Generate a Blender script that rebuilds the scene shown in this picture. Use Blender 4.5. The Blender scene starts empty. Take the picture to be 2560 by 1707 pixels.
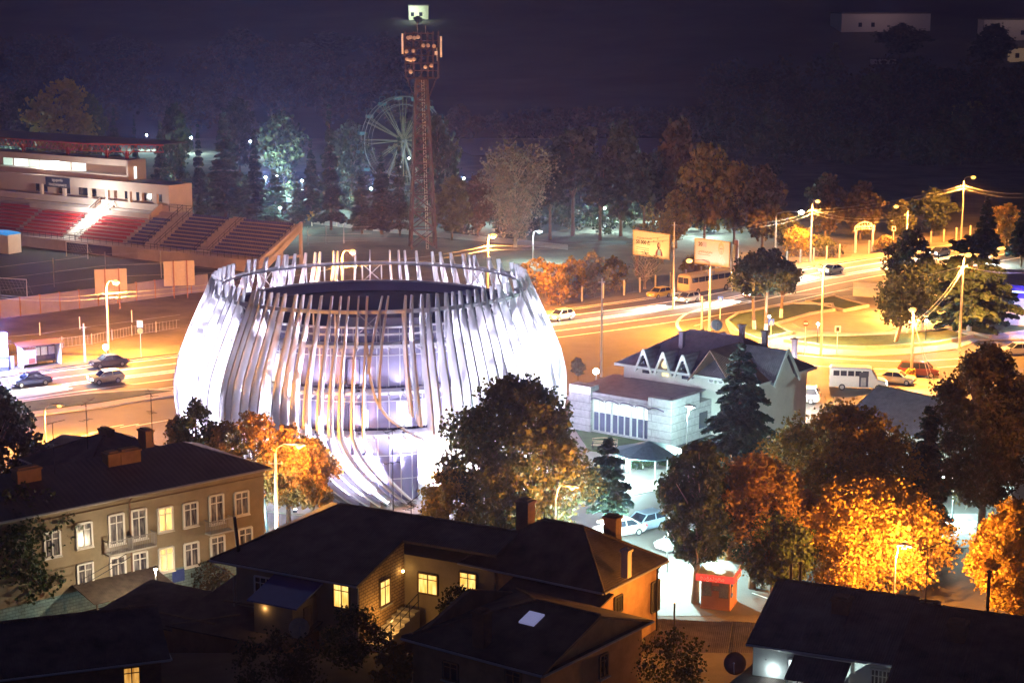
import bpy, math, random
import numpy as np
from mathutils import Vector, Matrix
R = math.radians
random.seed(7); RNG = np.random.default_rng(7)
SC = bpy.context.scene
COL = SC.collection

# ---------------------------------------------------------------- camera, sky, sun, exposure
CAMZ, PITCH, FPX = 43.5, R(10.7), 4620.0
cam_d = bpy.data.cameras.new('camera'); cam = bpy.data.objects.new('camera', cam_d); COL.objects.link(cam)
cam.location = (0, 0, CAMZ); cam.rotation_euler = (math.pi/2 - PITCH, 0, 0)
cam_d.sensor_width = 36; cam_d.lens = FPX/2560*36; cam_d.clip_end = 6000; cam_d.clip_start = 1
SC.camera = cam
W = bpy.data.worlds.new('World'); SC.world = W; W.use_nodes = True
_nt = W.node_tree; _bg = _nt.nodes['Background']
_sky = _nt.nodes.new('ShaderNodeTexSky'); _sky.sky_type = 'NISHITA'; _sky.sun_disc = False
_sky.sun_elevation = R(-3.5); _sky.sun_rotation = R(200); _sky.air_density = 1.0; _sky.ozone_density = 3.0
_nt.links.new(_sky.outputs[0], _bg.inputs[0]); _bg.inputs[1].default_value = 0.22
sun_d = bpy.data.lights.new('sun', 'SUN'); sun_d.energy = 0.012; sun_d.angle = R(8); sun_d.color = (.6, .7, 1.0)
sun = bpy.data.objects.new('sun', sun_d); COL.objects.link(sun); sun.rotation_euler = (R(50), 0, R(-160))
SC.view_settings.view_transform = 'Standard'; SC.view_settings.look = 'None'
SC.view_settings.exposure = 2.0; SC.view_settings.gamma = 1.0
cy = SC.cycles
cy.use_denoising = True; cy.max_bounces = 5; cy.diffuse_bounces = 3; cy.glossy_bounces = 2
cy.transmission_bounces = 3; cy.transparent_max_bounces = 6; cy.volume_bounces = 0
cy.caustics_reflective = False; cy.caustics_refractive = False
cy.sample_clamp_indirect = 6; cy.sample_clamp_direct = 0; cy.use_light_tree = True

SP, CP = math.sin(PITCH), math.cos(PITCH)
def slope(y):
    b = (y-853.5)/FPX
    return (SP + b*CP)/(CP - b*SP)
def onY(x, y, Y):                      # the point of the sight line at world distance Y
    z = CAMZ - slope(y)*Y
    zd = Y*CP + (CAMZ-z)*SP
    return Vector(((x-1280)/FPX*zd, Y, z))
def G(x, y, z=0.0):                    # the point of the sight line at height z
    return onY(x, y, (CAMZ-z)/slope(y))
def hz(y, Y): return CAMZ - slope(y)*Y
def scale_at(Y, z=0): return FPX/(Y*CP + (CAMZ-z)*SP)

# ---------------------------------------------------------------- materials
MATS = {}
def mat(name, col, rough=.7, metal=0, var=.25, nscale=3.0, bump=0.0, emit=None, es=0, spec=.4, wave=None, coords='Object', island=0, trans=0):
    if name in MATS: return MATS[name]
    m = bpy.data.materials.new(name); m.use_nodes = True; nt = m.node_tree; N = nt.nodes; Lk = nt.links
    b = N['Principled BSDF']
    b.inputs['Base Color'].default_value = (*col, 1); b.inputs['Roughness'].default_value = rough
    b.inputs['Metallic'].default_value = metal; b.inputs['Specular IOR Level'].default_value = spec
    if emit:
        b.inputs['Emission Color'].default_value = (*emit, 1); b.inputs['Emission Strength'].default_value = es
    if var > 0 or bump > 0:
        tc = N.new('ShaderNodeTexCoord'); nz = N.new('ShaderNodeTexNoise')
        nz.inputs['Scale'].default_value = nscale; nz.inputs['Detail'].default_value = 5; nz.inputs['Roughness'].default_value = .65
        if coords == 'World':
            g = N.new('ShaderNodeNewGeometry'); Lk.new(g.outputs['Position'], nz.inputs['Vector'])
        else:
            Lk.new(tc.outputs['Object'], nz.inputs['Vector'])
        mr = N.new('ShaderNodeMapRange'); mr.inputs[1].default_value = .25; mr.inputs[2].default_value = .75
        mr.inputs[3].default_value = 1-var; mr.inputs[4].default_value = 1+var
        Lk.new(nz.outputs['Fac'], mr.inputs[0])
        src = mr.outputs[0]
        if island:
            g2 = N.new('ShaderNodeNewGeometry'); m2 = N.new('ShaderNodeMapRange')
            m2.inputs[3].default_value = 1-island; m2.inputs[4].default_value = 1+island
            Lk.new(g2.outputs['Random Per Island'], m2.inputs[0])
            mu = N.new('ShaderNodeMath'); mu.operation = 'MULTIPLY'; Lk.new(src, mu.inputs[0]); Lk.new(m2.outputs[0], mu.inputs[1]); src = mu.outputs[0]
        vm = N.new('ShaderNodeVectorMath'); vm.operation = 'SCALE'; vm.inputs[0].default_value = col
        Lk.new(src, vm.inputs['Scale']); Lk.new(vm.outputs[0], b.inputs['Base Color'])
        if bump > 0:
            bp = N.new('ShaderNodeBump'); bp.inputs['Strength'].default_value = bump; bp.inputs['Distance'].default_value = .05
            hsrc = nz.outputs['Fac']
            if wave:
                wv = N.new('ShaderNodeTexWave'); wv.wave_type = 'BANDS'; wv.bands_direction = wave[0]; wv.inputs['Scale'].default_value = wave[1]
                Lk.new(tc.outputs['Object'], wv.inputs['Vector']); hsrc = wv.outputs['Fac']
            Lk.new(hsrc, bp.inputs['Height']); Lk.new(bp.outputs[0], b.inputs['Normal'])
    if trans:
        out = N['Material Output']; tr = N.new('ShaderNodeBsdfTranslucent'); mx = N.new('ShaderNodeMixShader')
        mx.inputs[0].default_value = trans
        if b.inputs['Base Color'].links: Lk.new(b.inputs['Base Color'].links[0].from_socket, tr.inputs[0])
        else: tr.inputs[0].default_value = (*col, 1)
        Lk.new(b.outputs[0], mx.inputs[1]); Lk.new(tr.outputs[0], mx.inputs[2]); Lk.new(mx.outputs[0], out.inputs[0])
    MATS[name] = m; return m
def glow(name, col, s): return mat(name, (.8, .8, .8), var=0, emit=col, es=s)
def curtain(name, c1, c2, em=0):
    """a pane with hanging curtains behind it: folds run up and down; lit rooms glow through them"""
    m = bpy.data.materials.new(name); m.use_nodes = True; N = m.node_tree.nodes; Lk = m.node_tree.links; b = N['Principled BSDF']
    tc = N.new('ShaderNodeTexCoord'); mp = N.new('ShaderNodeMapping'); mp.inputs['Scale'].default_value = (5, 5, .9); nz = N.new('ShaderNodeTexNoise'); nz.inputs['Scale'].default_value = 1.0; nz.inputs['Detail'].default_value = 3
    Lk.new(tc.outputs['Object'], mp.inputs[0]); Lk.new(mp.outputs[0], nz.inputs['Vector'])
    mr = N.new('ShaderNodeMapRange'); mr.inputs[1].default_value = .36; mr.inputs[2].default_value = .64; Lk.new(nz.outputs['Fac'], mr.inputs[0])
    mx = N.new('ShaderNodeMix'); mx.data_type = 'RGBA'; mx.inputs[6].default_value = (*c1, 1); mx.inputs[7].default_value = (*c2, 1); Lk.new(mr.outputs[0], mx.inputs[0])
    if em: Lk.new(mx.outputs[2], b.inputs['Emission Color']); b.inputs['Emission Strength'].default_value = em; b.inputs['Base Color'].default_value = (.3,.3,.3,1)
    else: Lk.new(mx.outputs[2], b.inputs['Base Color'])
    b.inputs['Roughness'].default_value = .2; MATS[name] = m; return m
def brick_mat(name, c1, c2, mortar, scale, axis='X', bw=.5, rh=.25):
    if name in MATS: return MATS[name]
    m = bpy.data.materials.new(name); m.use_nodes = True; N = m.node_tree.nodes; Lk = m.node_tree.links; b = N['Principled BSDF']
    tc = N.new('ShaderNodeTexCoord'); sp = N.new('ShaderNodeSeparateXYZ'); cb = N.new('ShaderNodeCombineXYZ')
    ad = N.new('ShaderNodeMath'); ad.operation = 'ADD'
    Lk.new(tc.outputs['Object'], sp.inputs[0]); Lk.new(sp.outputs[0], ad.inputs[0]); Lk.new(sp.outputs[1], ad.inputs[1])
    Lk.new(ad.outputs[0], cb.inputs[0]); Lk.new(sp.outputs[2], cb.inputs[1])
    br = N.new('ShaderNodeTexBrick'); Lk.new(cb.outputs[0], br.inputs[0]); br.inputs['Scale'].default_value = scale
    br.inputs['Color1'].default_value = (*c1, 1); br.inputs['Color2'].default_value = (*c2, 1); br.inputs['Mortar'].default_value = (*mortar, 1)
    br.inputs['Mortar Size'].default_value = .03; br.inputs['Brick Width'].default_value = bw; br.inputs['Row Height'].default_value = rh
    nz = N.new('ShaderNodeTexNoise'); nz.inputs['Scale'].default_value = 2.5; Lk.new(tc.outputs['Object'], nz.inputs['Vector'])
    mx = N.new('ShaderNodeMix'); mx.data_type = 'RGBA'; mx.blend_type = 'MULTIPLY'; mx.inputs[0].default_value = .55
    Lk.new(br.outputs[0], mx.inputs[6]); Lk.new(nz.outputs['Fac'], mx.inputs[7]); Lk.new(mx.outputs[2], b.inputs['Base Color'])
    bp = N.new('ShaderNodeBump'); bp.inputs['Strength'].default_value = .5; bp.inputs['Distance'].default_value = .03; bp.invert = True
    Lk.new(br.outputs['Fac'], bp.inputs['Height']); Lk.new(bp.outputs[0], b.inputs['Normal']); b.inputs['Roughness'].default_value = .85
    MATS[name] = m; return m

# ---------------------------------------------------------------- mesh building
class MB:
    def __init__(s): s.v = []; s.f = []; s.mi = []; s.slot = 0
    def add(s, vs, fs):
        o = len(s.v); s.v += [tuple(p) for p in vs]; s.f += [[i+o for i in f] for f in fs]; s.mi += [s.slot]*len(fs); return s
    def poly(s, pts): return s.add(pts, [list(range(len(pts)))])
    def box(s, x0, y0, z0, x1, y1, z1):
        x0, x1 = min(x0, x1), max(x0, x1); y0, y1 = min(y0, y1), max(y0, y1); z0, z1 = min(z0, z1), max(z0, z1)
        return s.add([(x0,y0,z0),(x1,y0,z0),(x1,y1,z0),(x0,y1,z0),(x0,y0,z1),(x1,y0,z1),(x1,y1,z1),(x0,y1,z1)],
                     [[3,2,1,0],[4,5,6,7],[0,1,5,4],[1,2,6,5],[2,3,7,6],[3,0,4,7]])
    def bar(s, p, q, w, h=None):
        p, q = Vector(p), Vector(q); h = h or w; d = q-p
        if d.length < 1e-6: return s
        d.normalize(); up = Vector((0,0,1)) if abs(d.z) < .95 else Vector((0,1,0))
        a = d.cross(up).normalized()*(w/2); b = a.cross(d).normalized()*(h/2)
        return s.add([p-a-b,p+a-b,p+a+b,p-a+b,q-a-b,q+a-b,q+a+b,q-a+b],
                     [[0,1,2,3],[7,6,5,4],[4,5,1,0],[5,6,2,1],[6,7,3,2],[7,4,0,3]])
    def tube(s, pts, rad, n=6, cap=True):
        pts = [Vector(p) for p in pts]
        if not hasattr(rad, '__len__'): rad = [rad]*len(pts)
        vs = []; fs = []
        for i, p in enumerate(pts):
            d = (pts[min(i+1, len(pts)-1)]-pts[max(i-1, 0)]).normalized()
            up = Vector((0,0,1)) if abs(d.z) < .9 else Vector((0,1,0))
            a = d.cross(up).normalized(); b = a.cross(d).normalized()
            for k in range(n):
                t = 2*math.pi*k/n; vs.append(p + (a*math.cos(t)+b*math.sin(t))*rad[i])
        for i in range(len(pts)-1):
            for k in range(n):
                k2 = (k+1) % n; fs.append([i*n+k, (i+1)*n+k, (i+1)*n+k2, i*n+k2])
        if cap: fs.append(list(range(n))); fs.append(list(range((len(pts)-1)*n+n-1, (len(pts)-1)*n-1, -1)))
        return s.add(vs, fs)
    def prism(s, poly, z0, z1):
        n = len(poly); ar = sum(poly[i][0]*poly[(i+1)%n][1]-poly[(i+1)%n][0]*poly[i][1] for i in range(n))
        if ar < 0: poly = poly[::-1]
        vs = [(p[0],p[1],z0) for p in poly]+[(p[0],p[1],z1) for p in poly]
        fs = [list(range(n-1,-1,-1)), list(range(n,2*n))]+[[i,(i+1)%n,n+(i+1)%n,n+i] for i in range(n)]
        return s.add(vs, fs)
    def slab(s, pts, t):                  # a planar 3-D polygon given a thickness downwards
        n = len(pts); vs = [tuple(p) for p in pts]+[(p[0],p[1],p[2]-t) for p in pts]
        fs = [list(range(n)), list(range(2*n-1,n-1,-1))]+[[i,n+i,n+(i+1)%n,(i+1)%n] for i in range(n)]
        return s.add(vs, fs)
    def lathe(s, prof, n=16, c=(0,0,0), a0=0, a1=2*math.pi):
        full = abs(a1-a0-2*math.pi) < 1e-4; m = n if full else n+1; vs = []; fs = []
        for r, z in prof:
            for k in range(m):
                t = a0+(a1-a0)*k/n; vs.append((c[0]+r*math.cos(t), c[1]+r*math.sin(t), c[2]+z))
        for i in range(len(prof)-1):
            for k in range(n):
                k2 = (k+1) % m; fs.append([i*m+k, i*m+k2, (i+1)*m+k2, (i+1)*m+k])
        return s.add(vs, fs)
    def sph(s, c, r, n=10, sz=1): 
        return s.lathe([(max(1e-3, r*math.sin(math.pi*i/6)), -r*sz*math.cos(math.pi*i/6)) for i in range(7)], n, c)
    def obj(s, name, m, parent=None, smooth=False, **kw):
        me = bpy.data.meshes.new(name); me.from_pydata(s.v, [], s.f)
        ms = m if isinstance(m, (list, tuple)) else [m]
        for q in ms: me.materials.append(q)
        if len(ms) > 1: me.polygons.foreach_set('material_index', s.mi)
        if smooth: me.polygons.foreach_set('use_smooth', [True]*len(me.polygons))
        me.update()
        o = bpy.data.objects.new(name, me); COL.objects.link(o)
        if parent is not None: o.parent = parent
        for k, v in kw.items(): o[k] = v
        return o
def quads_obj(name, V, m, parent=None):
    n = len(V); me = bpy.data.meshes.new(name)
    me.vertices.add(4*n); me.vertices.foreach_set('co', np.asarray(V, dtype=np.float32).ravel())
    me.loops.add(4*n); me.loops.foreach_set('vertex_index', np.arange(4*n, dtype=np.int32))
    me.polygons.add(n); me.polygons.foreach_set('loop_start', np.arange(n, dtype=np.int32)*4)
    me.update(calc_edges=True); me.materials.append(m)
    o = bpy.data.objects.new(name, me); COL.objects.link(o)
    if parent is not None: o.parent = parent
    return o
def tag(o, label, cat, group=None):
    o['label'] = label; o['category'] = cat
    if group: o['group'] = group
    return o
def thing(name, label, cat, loc=(0,0,0), rz=0, group=None):
    o = bpy.data.objects.new(name, None); COL.objects.link(o); o.empty_display_size = .5
    o.location = loc; o.rotation_euler = (0, 0, rz); return tag(o, label, cat, group)
def struct(name, mb, m, **kw): return mb.obj(name, m, kind='structure', **kw)
def copy_thing(root, loc, rz=0, label=None, sc=None):
    def cp(o, par):
        c = o.copy(); COL.objects.link(c)
        if par is not None: c.parent = par
        for ch in list(o.children): cp(ch, c)
        return c
    r = cp(root, None); r.location = loc; r.rotation_euler = (0, 0, rz)
    if label: r['label'] = label
    if sc: r.scale = sc if hasattr(sc, '__len__') else (sc,)*3
    return r
def lamp(name, kind, loc, power, col, parent=None, size=.15, rot=None, angle=90, blend=.6):
    d = bpy.data.lights.new(name, kind); d.energy = power; d.color = col
    if kind in ('POINT', 'SPOT'): d.shadow_soft_size = size
    if kind == 'SPOT': d.spot_size = R(angle); d.spot_blend = blend
    if kind == 'AREA': d.size = size
    o = bpy.data.objects.new(name, d); COL.objects.link(o); o.location = loc
    if rot is not None: o.rotation_euler = rot
    if parent is not None: o.parent = parent
    return o
def aim(d):                               # euler that points a lamp's -Z along d
    return Vector(d).to_track_quat('-Z', 'Y').to_euler()
def text_obj(name, body, size, m, parent, loc, rot, ext=.01, align='LEFT', sx=1, bold=0):
    c = bpy.data.curves.new('t', 'FONT'); c.body = body; c.size = size; c.extrude = ext; c.offset = bold; c.align_x = align; c.resolution_u = 2
    t = bpy.data.objects.new('t', c); COL.objects.link(t)
    bpy.context.view_layer.update()
    me = bpy.data.meshes.new_from_object(t.evaluated_get(bpy.context.evaluated_depsgraph_get()))
    bpy.data.objects.remove(t); bpy.data.curves.remove(c)
    me.materials.clear(); me.materials.append(m); me.name = name
    o = bpy.data.objects.new(name, me); COL.objects.link(o); o.parent = parent; o.location = loc; o.rotation_euler = rot; o.scale = (sx, 1, 1)
    return o
SODIUM, COOL, LAV, WARM = (1.0, .365, .055), (.62, 1.0, .95), (.80, .76, 1.0), (1.0, .85, .6)

# common materials
M_conc = mat('concrete', (.42, .40, .37), .85, var=.18, nscale=1.2)
M_white = mat('white_plaster', (.72, .70, .66), .8, var=.10, nscale=.8)
M_offw = mat('white_paint', (.8, .8, .78), .5, var=.05)
M_steel = mat('grey_steel', (.35, .35, .36), .45, .6, var=.1)
M_dark = mat('dark_metal', (.03, .03, .035), .5, .3, var=.2)
M_pole = mat('pole_concrete', (.45, .42, .38), .8, var=.15, nscale=2)
M_glassd = mat('dark_glass', (.02, .025, .035), .08, 0, var=0, spec=.8)
M_rubber = mat('rubber', (.015, .015, .015), .8, var=0)
M_bark = mat('bark', (.14, .10, .07), .9, var=.35, nscale=6)
M_bark2 = mat('pale_bark', (.30, .25, .19), .9, var=.35, nscale=4)
M_whitewash = mat('whitewash', (.75, .74, .7), .9, var=.1)
# ================================================================ ground, hills, roads
def sstep(t): t = min(1, max(0, t)); return t*t*(3-2*t)
def terr(X, Y):
    z = 0.0
    if Y < 124: z = 5.2*sstep((117-Y)/14) + max(0, 100-Y)*.08
    if Y > 560:
        t = Y-560
        z = t*.055 + max(0, t-200)*.075 + max(0, t-420)*.12
        z += (math.sin(X*.013+Y*.007)*2.2 + math.sin(X*.031-Y*.017)*1.1)*min(1, t/150)
        z += max(0, X-40)*.03*min(1, t/200)
    return z
def sheet(Ys, half, nx):
    mb = MB(); rows = []
    for Y in Ys:
        w = half(Y); rows.append([(w*(2*i/nx-1), Y) for i in range(nx+1)])
    vs = [(x, y, terr(x, y)-.02) for r in rows for x, y in r]; n = nx+1
    return mb.add(vs, [[j*n+i, j*n+i+1, (j+1)*n+i+1, (j+1)*n+i] for j in range(len(Ys)-1) for i in range(nx)])
M_ground = mat('soil_and_grass', (.13, .11, .085), .95, var=.6, nscale=.12, coords='World', bump=.2)
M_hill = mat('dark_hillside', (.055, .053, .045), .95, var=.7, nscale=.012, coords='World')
M_asph = mat('asphalt', (.085, .08, .075), .75, var=.22, nscale=.35, coords='World', bump=.04)
M_pave = mat('light_paving', (.36, .34, .31), .75, var=.15, nscale=.8, coords='World')
M_grass = mat('lawn_grass', (.05, .085, .03), .95, var=.45, nscale=1.2, coords='World', bump=.6)
M_pitch = mat('pitch_turf', (.03, .04, .03), .95, var=.25, nscale=.3, coords='World')
M_kerb = mat('kerb_stone', (.45, .43, .40), .8, var=.12, nscale=1)
M_line = mat('road_and_trail_paint', (.8, .8, .78), .6, var=.08, nscale=2, coords='World')
Ys = [60+4*i for i in range(24)]+[160+20*i for i in range(21)]
struct('ground', sheet(Ys, lambda Y: Y*.9+80, 40), M_ground)
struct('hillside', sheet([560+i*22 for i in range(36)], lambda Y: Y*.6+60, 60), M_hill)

def GP(pts, z=0.0): return [G(x, y) + Vector((0, 0, z)) for x, y in pts]
def flat(name, pts, z, m): return struct(name, MB().poly(ccw(GP(pts, z))), m)
def ccw(P):
    a = sum(P[i][0]*P[(i+1)%len(P)][1]-P[(i+1)%len(P)][0]*P[i][1] for i in range(len(P)))
    return P if a > 0 else P[::-1]
def smooth(pts, k=6):                     # Catmull-Rom through ground points
    P = [Vector(p) for p in pts]; out = []
    for i in range(len(P)-1):
        a, b, c, d = P[max(i-1, 0)], P[i], P[i+1], P[min(i+2, len(P)-1)]
        for j in range(k):
            t = j/k; out.append(.5*((2*b)+(c-a)*t+(2*a-5*b+4*c-d)*t*t+(3*b-a-3*c+d)*t**3))
    return out+[P[-1]]
def ribbon(name, pts, w, z, m):           # a painted line on the asphalt
    P = smooth(pts); L = []; Rr = []
    for i, p in enumerate(P):
        d = P[min(i+1, len(P)-1)]-P[max(i-1, 0)]; n = Vector((-d.y, d.x, 0)).normalized()*w/2
        L.append(p+n); Rr.append(p-n)
    mb = MB()
    for i in range(len(P)-1):
        mb.poly([(q.x, q.y, z) for q in (Rr[i], Rr[i+1], L[i+1], L[i])])
    return struct(name, mb, m)
FAR = [(-300,985),(0,945),(150,925),(445,890),(700,858),(900,835),(1150,806),(1400,776),(1676,737),(1967,680),(2228,638),(2400,610),(2660,566)]
flat('road', FAR+[(2900,700),(2900,1355),(2320,1372),(2240,1535),(1500,1540),(-300,1540)], .004, M_asph)
def road_line(off): return [(x, y+off*(.9 if x > 1300 else 1)) for x, y in FAR]
def offs(d):                              # a line along the main road, d metres in from its far kerb
    P = GP(FAR); out = []
    for i, p in enumerate(P):
        q = P[min(i+1, len(P)-1)]-P[max(i-1, 0)]; out.append(p+Vector((q.y, -q.x, 0)).normalized()*d)
    return out
for d, w in ((.5, .35), (4.1, .45), (7.7, .5), (8.7, .5), (12.4, .4), (16.3, .3)):  # wide white lines painted in place of car light trails
    ribbon('road_trail_marking', offs(d), w, .009, M_line)
kb = MB(); Kp = smooth(offs(-.12), 4)
for i in range(len(Kp)-1): kb.bar(Kp[i]+Vector((0,0,.05)), Kp[i+1]+Vector((0,0,.05)), .22, .2)
struct('road_kerb', kb, M_kerb)
# a turning car's light trail painted as a white arc, and dashes on the near carriageway
ribbon('road_trail_marking', GP([(1880,752),(1790,764),(1722,782),(1694,804),(1700,824),(1732,842),(1790,850)]), .45, .009, M_line)
ribbon('road_trail_marking', GP([(1880,872),(2000,888),(2150,900),(2300,902),(2460,892)]), .3, .009, M_line)
ribbon('road_trail_marking', GP([(1850,886),(2000,910),(2150,921),(2300,921),(2480,908)]), .3, .009, M_line)
for (x, y) in ((150,1103),(187,1093),(222,1083),(262,1070),(300,1068),(340,1064),(375,1058),(412,1052)):
    a = G(x, y); ribbon('lane_dash', [a, a+Vector((1.6, 1.5, 0))], .18, .009, M_line)
for (x, y) in ((1735,815),(1755,803),(1775,793)):
    a = G(x, y); ribbon('lane_dash', [a, a+Vector((1.2, 1.6, 0))], .18, .009, M_line)

def island(name, pts, h, m, kerb=True):
    P = ccw(GP(pts)); mb = MB(); mb.prism([(p.x, p.y) for p in P], 0, h); return struct(name, mb, m)
island('median_strip', [(-100,1030),(67,1003),(225,984),(369,974),(437,977),(440,990),(246,1021),(-100,1065)], .15, M_kerb)
island('median_lawn', [(-100,1034),(67,1007),(225,988),(369,978),(430,980),(246,1010),(-100,1055)], .19, M_grass)
island('verge', [(-200,1000),(40,936),(160,918),(450,884),(450,862),(230,872),(100,890),(-200,938)], .10, M_ground)
ISL = [(1814,808),(1826,834),(1870,858),(1950,878),(2051,889),(2160,892),(2290,886),(2390,874),(2445,852),(2560,850),(2680,830),(2560,790),(2400,764),(2250,722),(2180,738),(2075,744),(1985,760),(1880,776),(1832,790)]
island('traffic_island', ISL, .13, M_pave)
PLZ = G(2112, 814)
for r, z in ((9.0, .16), (6.9, .26)):
    struct('plaza_floor', MB().lathe([(r, 0), (r, z), (.01, z)], 48, (PLZ.x, PLZ.y, 0)), M_pave if r > 8 else mat('pink_paving', (.34,.29,.26), .75, var=.12, nscale=.7, coords='World'))
LAWNS = [([(1818,809),(1844,836),(1873,846),(1898,856),(1977,838),(1938,816),(2026,790),(2085,780),(2080,767),(1982,765),(1844,790)], 'pale low stone wall round the lawn with the umbrella pines'),
         ([(1962,857),(2066,873),(2160,876),(2238,872),(2340,864),(2431,846),(2367,829),(2290,836),(2209,842),(2120,846),(2041,846)], 'long curved low wall round the green lawn facing the traffic'),
         ([(2352,822),(2475,848),(2640,824),(2500,798)], 'low wall round the raised lawn under the big whitewashed cedar'),
         ([(2016,760),(2110,782),(2169,770),(2085,746)], 'low planter wall at the back of the round plaza'),
         ([(2380,808),(2500,796),(2600,790),(2480,776)], 'low bluish planter wall beside the flat blue building')]
for pts, lab in LAWNS:
    P = ccw(GP(pts)); c = sum(P, Vector())/len(P)
    struct('lawn', MB().prism([(p.x, p.y) for p in P], .1, .34), M_grass)
    mb = MB()
    for i in range(len(P)):
        a, b = P[i], P[(i+1) % len(P)]
        mb.bar(a+Vector((0,0,.25)), b+Vector((0,0,.25)), .36, .56)
        mb.box(a.x-.19, a.y-.19, 0, a.x+.19, a.y+.19, .545)
    tag(mb.obj('planter_wall', M_conc), lab, 'wall', 'planter walls of the traffic island')
# restaurant lawn, court under the trees, soil bank, pitch, terraces
island('lawn', [(1436,1072),(1472,1128),(1520,1134),(1564,1135),(1620,1130),(1678,1122),(1626,1107),(1484,1081)], .16, M_grass)
island('footpath', [(1420,1060),(1436,1072),(1472,1128),(1564,1135),(1678,1122),(1760,1130),(1760,1200),(1480,1260),(1400,1260)], .05, M_pave)
island('parking_court', [(1880,1290),(2440,1284),(2480,1300),(2470,1366),(2330,1372),(1900,1440)], .02, mat('grey_pavers', (.2,.2,.2), .8, var=.2, nscale=1.5, coords='World'))
for a, b in (((2320,1292),(2470,1308)),((2330,1320),(2410,1312)),((2335,1345),(2430,1330)),((1880,1482),(1936,1502))):
    ribbon('bay_marking', GP([a, b]), .14, .03, M_line)
flat('football_pitch', [(-400,600),(0,622),(60,614),(540,672),(640,690),(480,735),(-400,850)], .006, M_pitch)
flat('running_track', [(-400,588),(0,612),(70,606),(560,664),(660,690),(640,694),(540,676),(60,618),(0,626),(-400,606)], .012, M_asph)
flat('hazy_river', [(1080,346),(1640,346),(1720,372),(1600,396),(1180,388)], .05, mat('river_haze_blue', (.06,.08,.16), .35, var=.2, nscale=.05, coords='World'))  # bluish colour stands in for haze over the river and open ground
flat('park_ground', [(440,560),(760,590),(1290,600),(1560,540),(1960,560),(1900,470),(1400,455),(800,430),(440,430)], .006, mat('park_gravel', (.05,.055,.04), .9, var=.5, nscale=.08, coords='World'))
flat('park_road', [(780,560),(1000,585),(1290,612),(1420,625),(1420,612),(1290,598),(1000,572),(780,548)], .012, M_pave)
# ================================================================ the round hall with its white fins
BX, BY = (932-1280)/FPX*173, 168.0
hall = thing('round_hall', 'floodlit round glass hall wrapped in curved white fins', 'public building', (BX, BY, 0))
M_fin = mat('white_fin_metal', (.70, .69, .71), .38, var=.05, nscale=.6, spec=.5)
M_gl = mat('curtained_glazing', (.30, .28, .42), .25, 0, var=.12, nscale=.25, spec=.7)
M_mull = mat('white_mullion', (.75, .74, .76), .4, var=.03)
M_ledge = mat('ledge_metal', (.62, .61, .63), .45, var=.08)
M_roofd = mat('dark_membrane_roof', (.035, .035, .04), .8, var=.2, nscale=.5)
def cyl(phi, r, z): return Vector((r*math.sin(phi), -r*math.cos(phi), z))      # phi = 0 faces the camera
RG = 13.2
FLO = [(0, 6.0), (6.5, 9.7), (10.15, 13.75)]
mb = MB(); mb.lathe([(RG+4.6, 0), (RG+4.6, .16), (1, .16)], 72)
mb.obj('plinth', M_pave, hall)
for i, (z0, z1) in enumerate(FLO):
    MB().lathe([(RG, z0+.16), (RG, z1+.2)], 96).obj('glass_wall', M_gl, hall, True)
def ring(r0, r1, z0, z1, n=96): return MB().lathe([(r0, z0), (r1, z0), (r1, z1), (r0, z1), (r0, z0)], n)
for z in (6.1, 9.8, 13.85):
    mb = ring(RG-.1, RG+1.5, z+.05, z+.32)
    for k in range(72):
        p = 2*math.pi*k/72
        mb.bar(cyl(p, RG, z-.05), cyl(p, RG+2.6, z+.12), .1, .22)
    mb.obj('ledge', M_ledge, hall)
ring(RG-.25, RG+.02, 14.1, 15.35).obj('parapet', M_gl, hall, True)
ring(RG-.3, RG+.1, 15.35, 15.5).obj('parapet_rail', M_mull, hall)
mb = MB()
for k in range(84):
    p = 2*math.pi*(k+.5)/84
    for z0, z1 in FLO: mb.bar(cyl(p, RG+.04, z0+.1), cyl(p, RG+.04, z1+.15), .09, .14)
    mb.bar(cyl(p, RG+.04, 14.1), cyl(p, RG+.04, 15.35), .07, .1)
for z in (2.1, 4.2, 9.0, 13.0): 
    mb.lathe([(RG+.02, z-.04), (RG+.09, z-.04), (RG+.09, z+.04), (RG+.02, z+.04)], 96)
mb.obj('mullions', M_mull, hall)
MB().lathe([(RG-.3, 14.5), (RG-.8, 14.4), (.02, 14.6)], 72).obj('roof', M_roofd, hall)
# roof-top plant room, seen between ring beam and parapet
mb = MB(); mb.box(-2.6, -11.9, 14.5, 6.0, -9.0, 15.95); mb.box(-2.7, -12, 15.95, 6.1, -8.9, 16.1)
mb.obj('plant_room', mat('plant_room_cladding', (.35, .33, .4), .6, var=.05), hall)
# ring truss carried above the roof
RT = 14.55
mb = ring(RT-.16, RT+.16, 16.85, 17.15); mb.add(*(lambda q: (q.v, q.f))(ring(RT-.1, RT+.1, 15.0, 15.15)))
mb.add(*(lambda q: (q.v, q.f))(ring(RT-.75, RT-.55, 16.9, 17.05)))
for k in range(48):
    p = 2*math.pi*k/48
    mb.bar(cyl(p, RT, 14.2), cyl(p, RT, 16.95), .13, .13)
    mb.bar(cyl(p, RT, 16.98), cyl(p, RT-.65, 16.98), .09)
    if k % 6 == 0:
        q = 2*math.pi*(k+1)/48
        mb.bar(cyl(p, RT, 15.1), cyl(q, RT, 16.9), .08); mb.bar(cyl(q, RT, 15.1), cyl(p, RT, 16.9), .08)
mb.obj('ring_truss', M_mull, hall)
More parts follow.
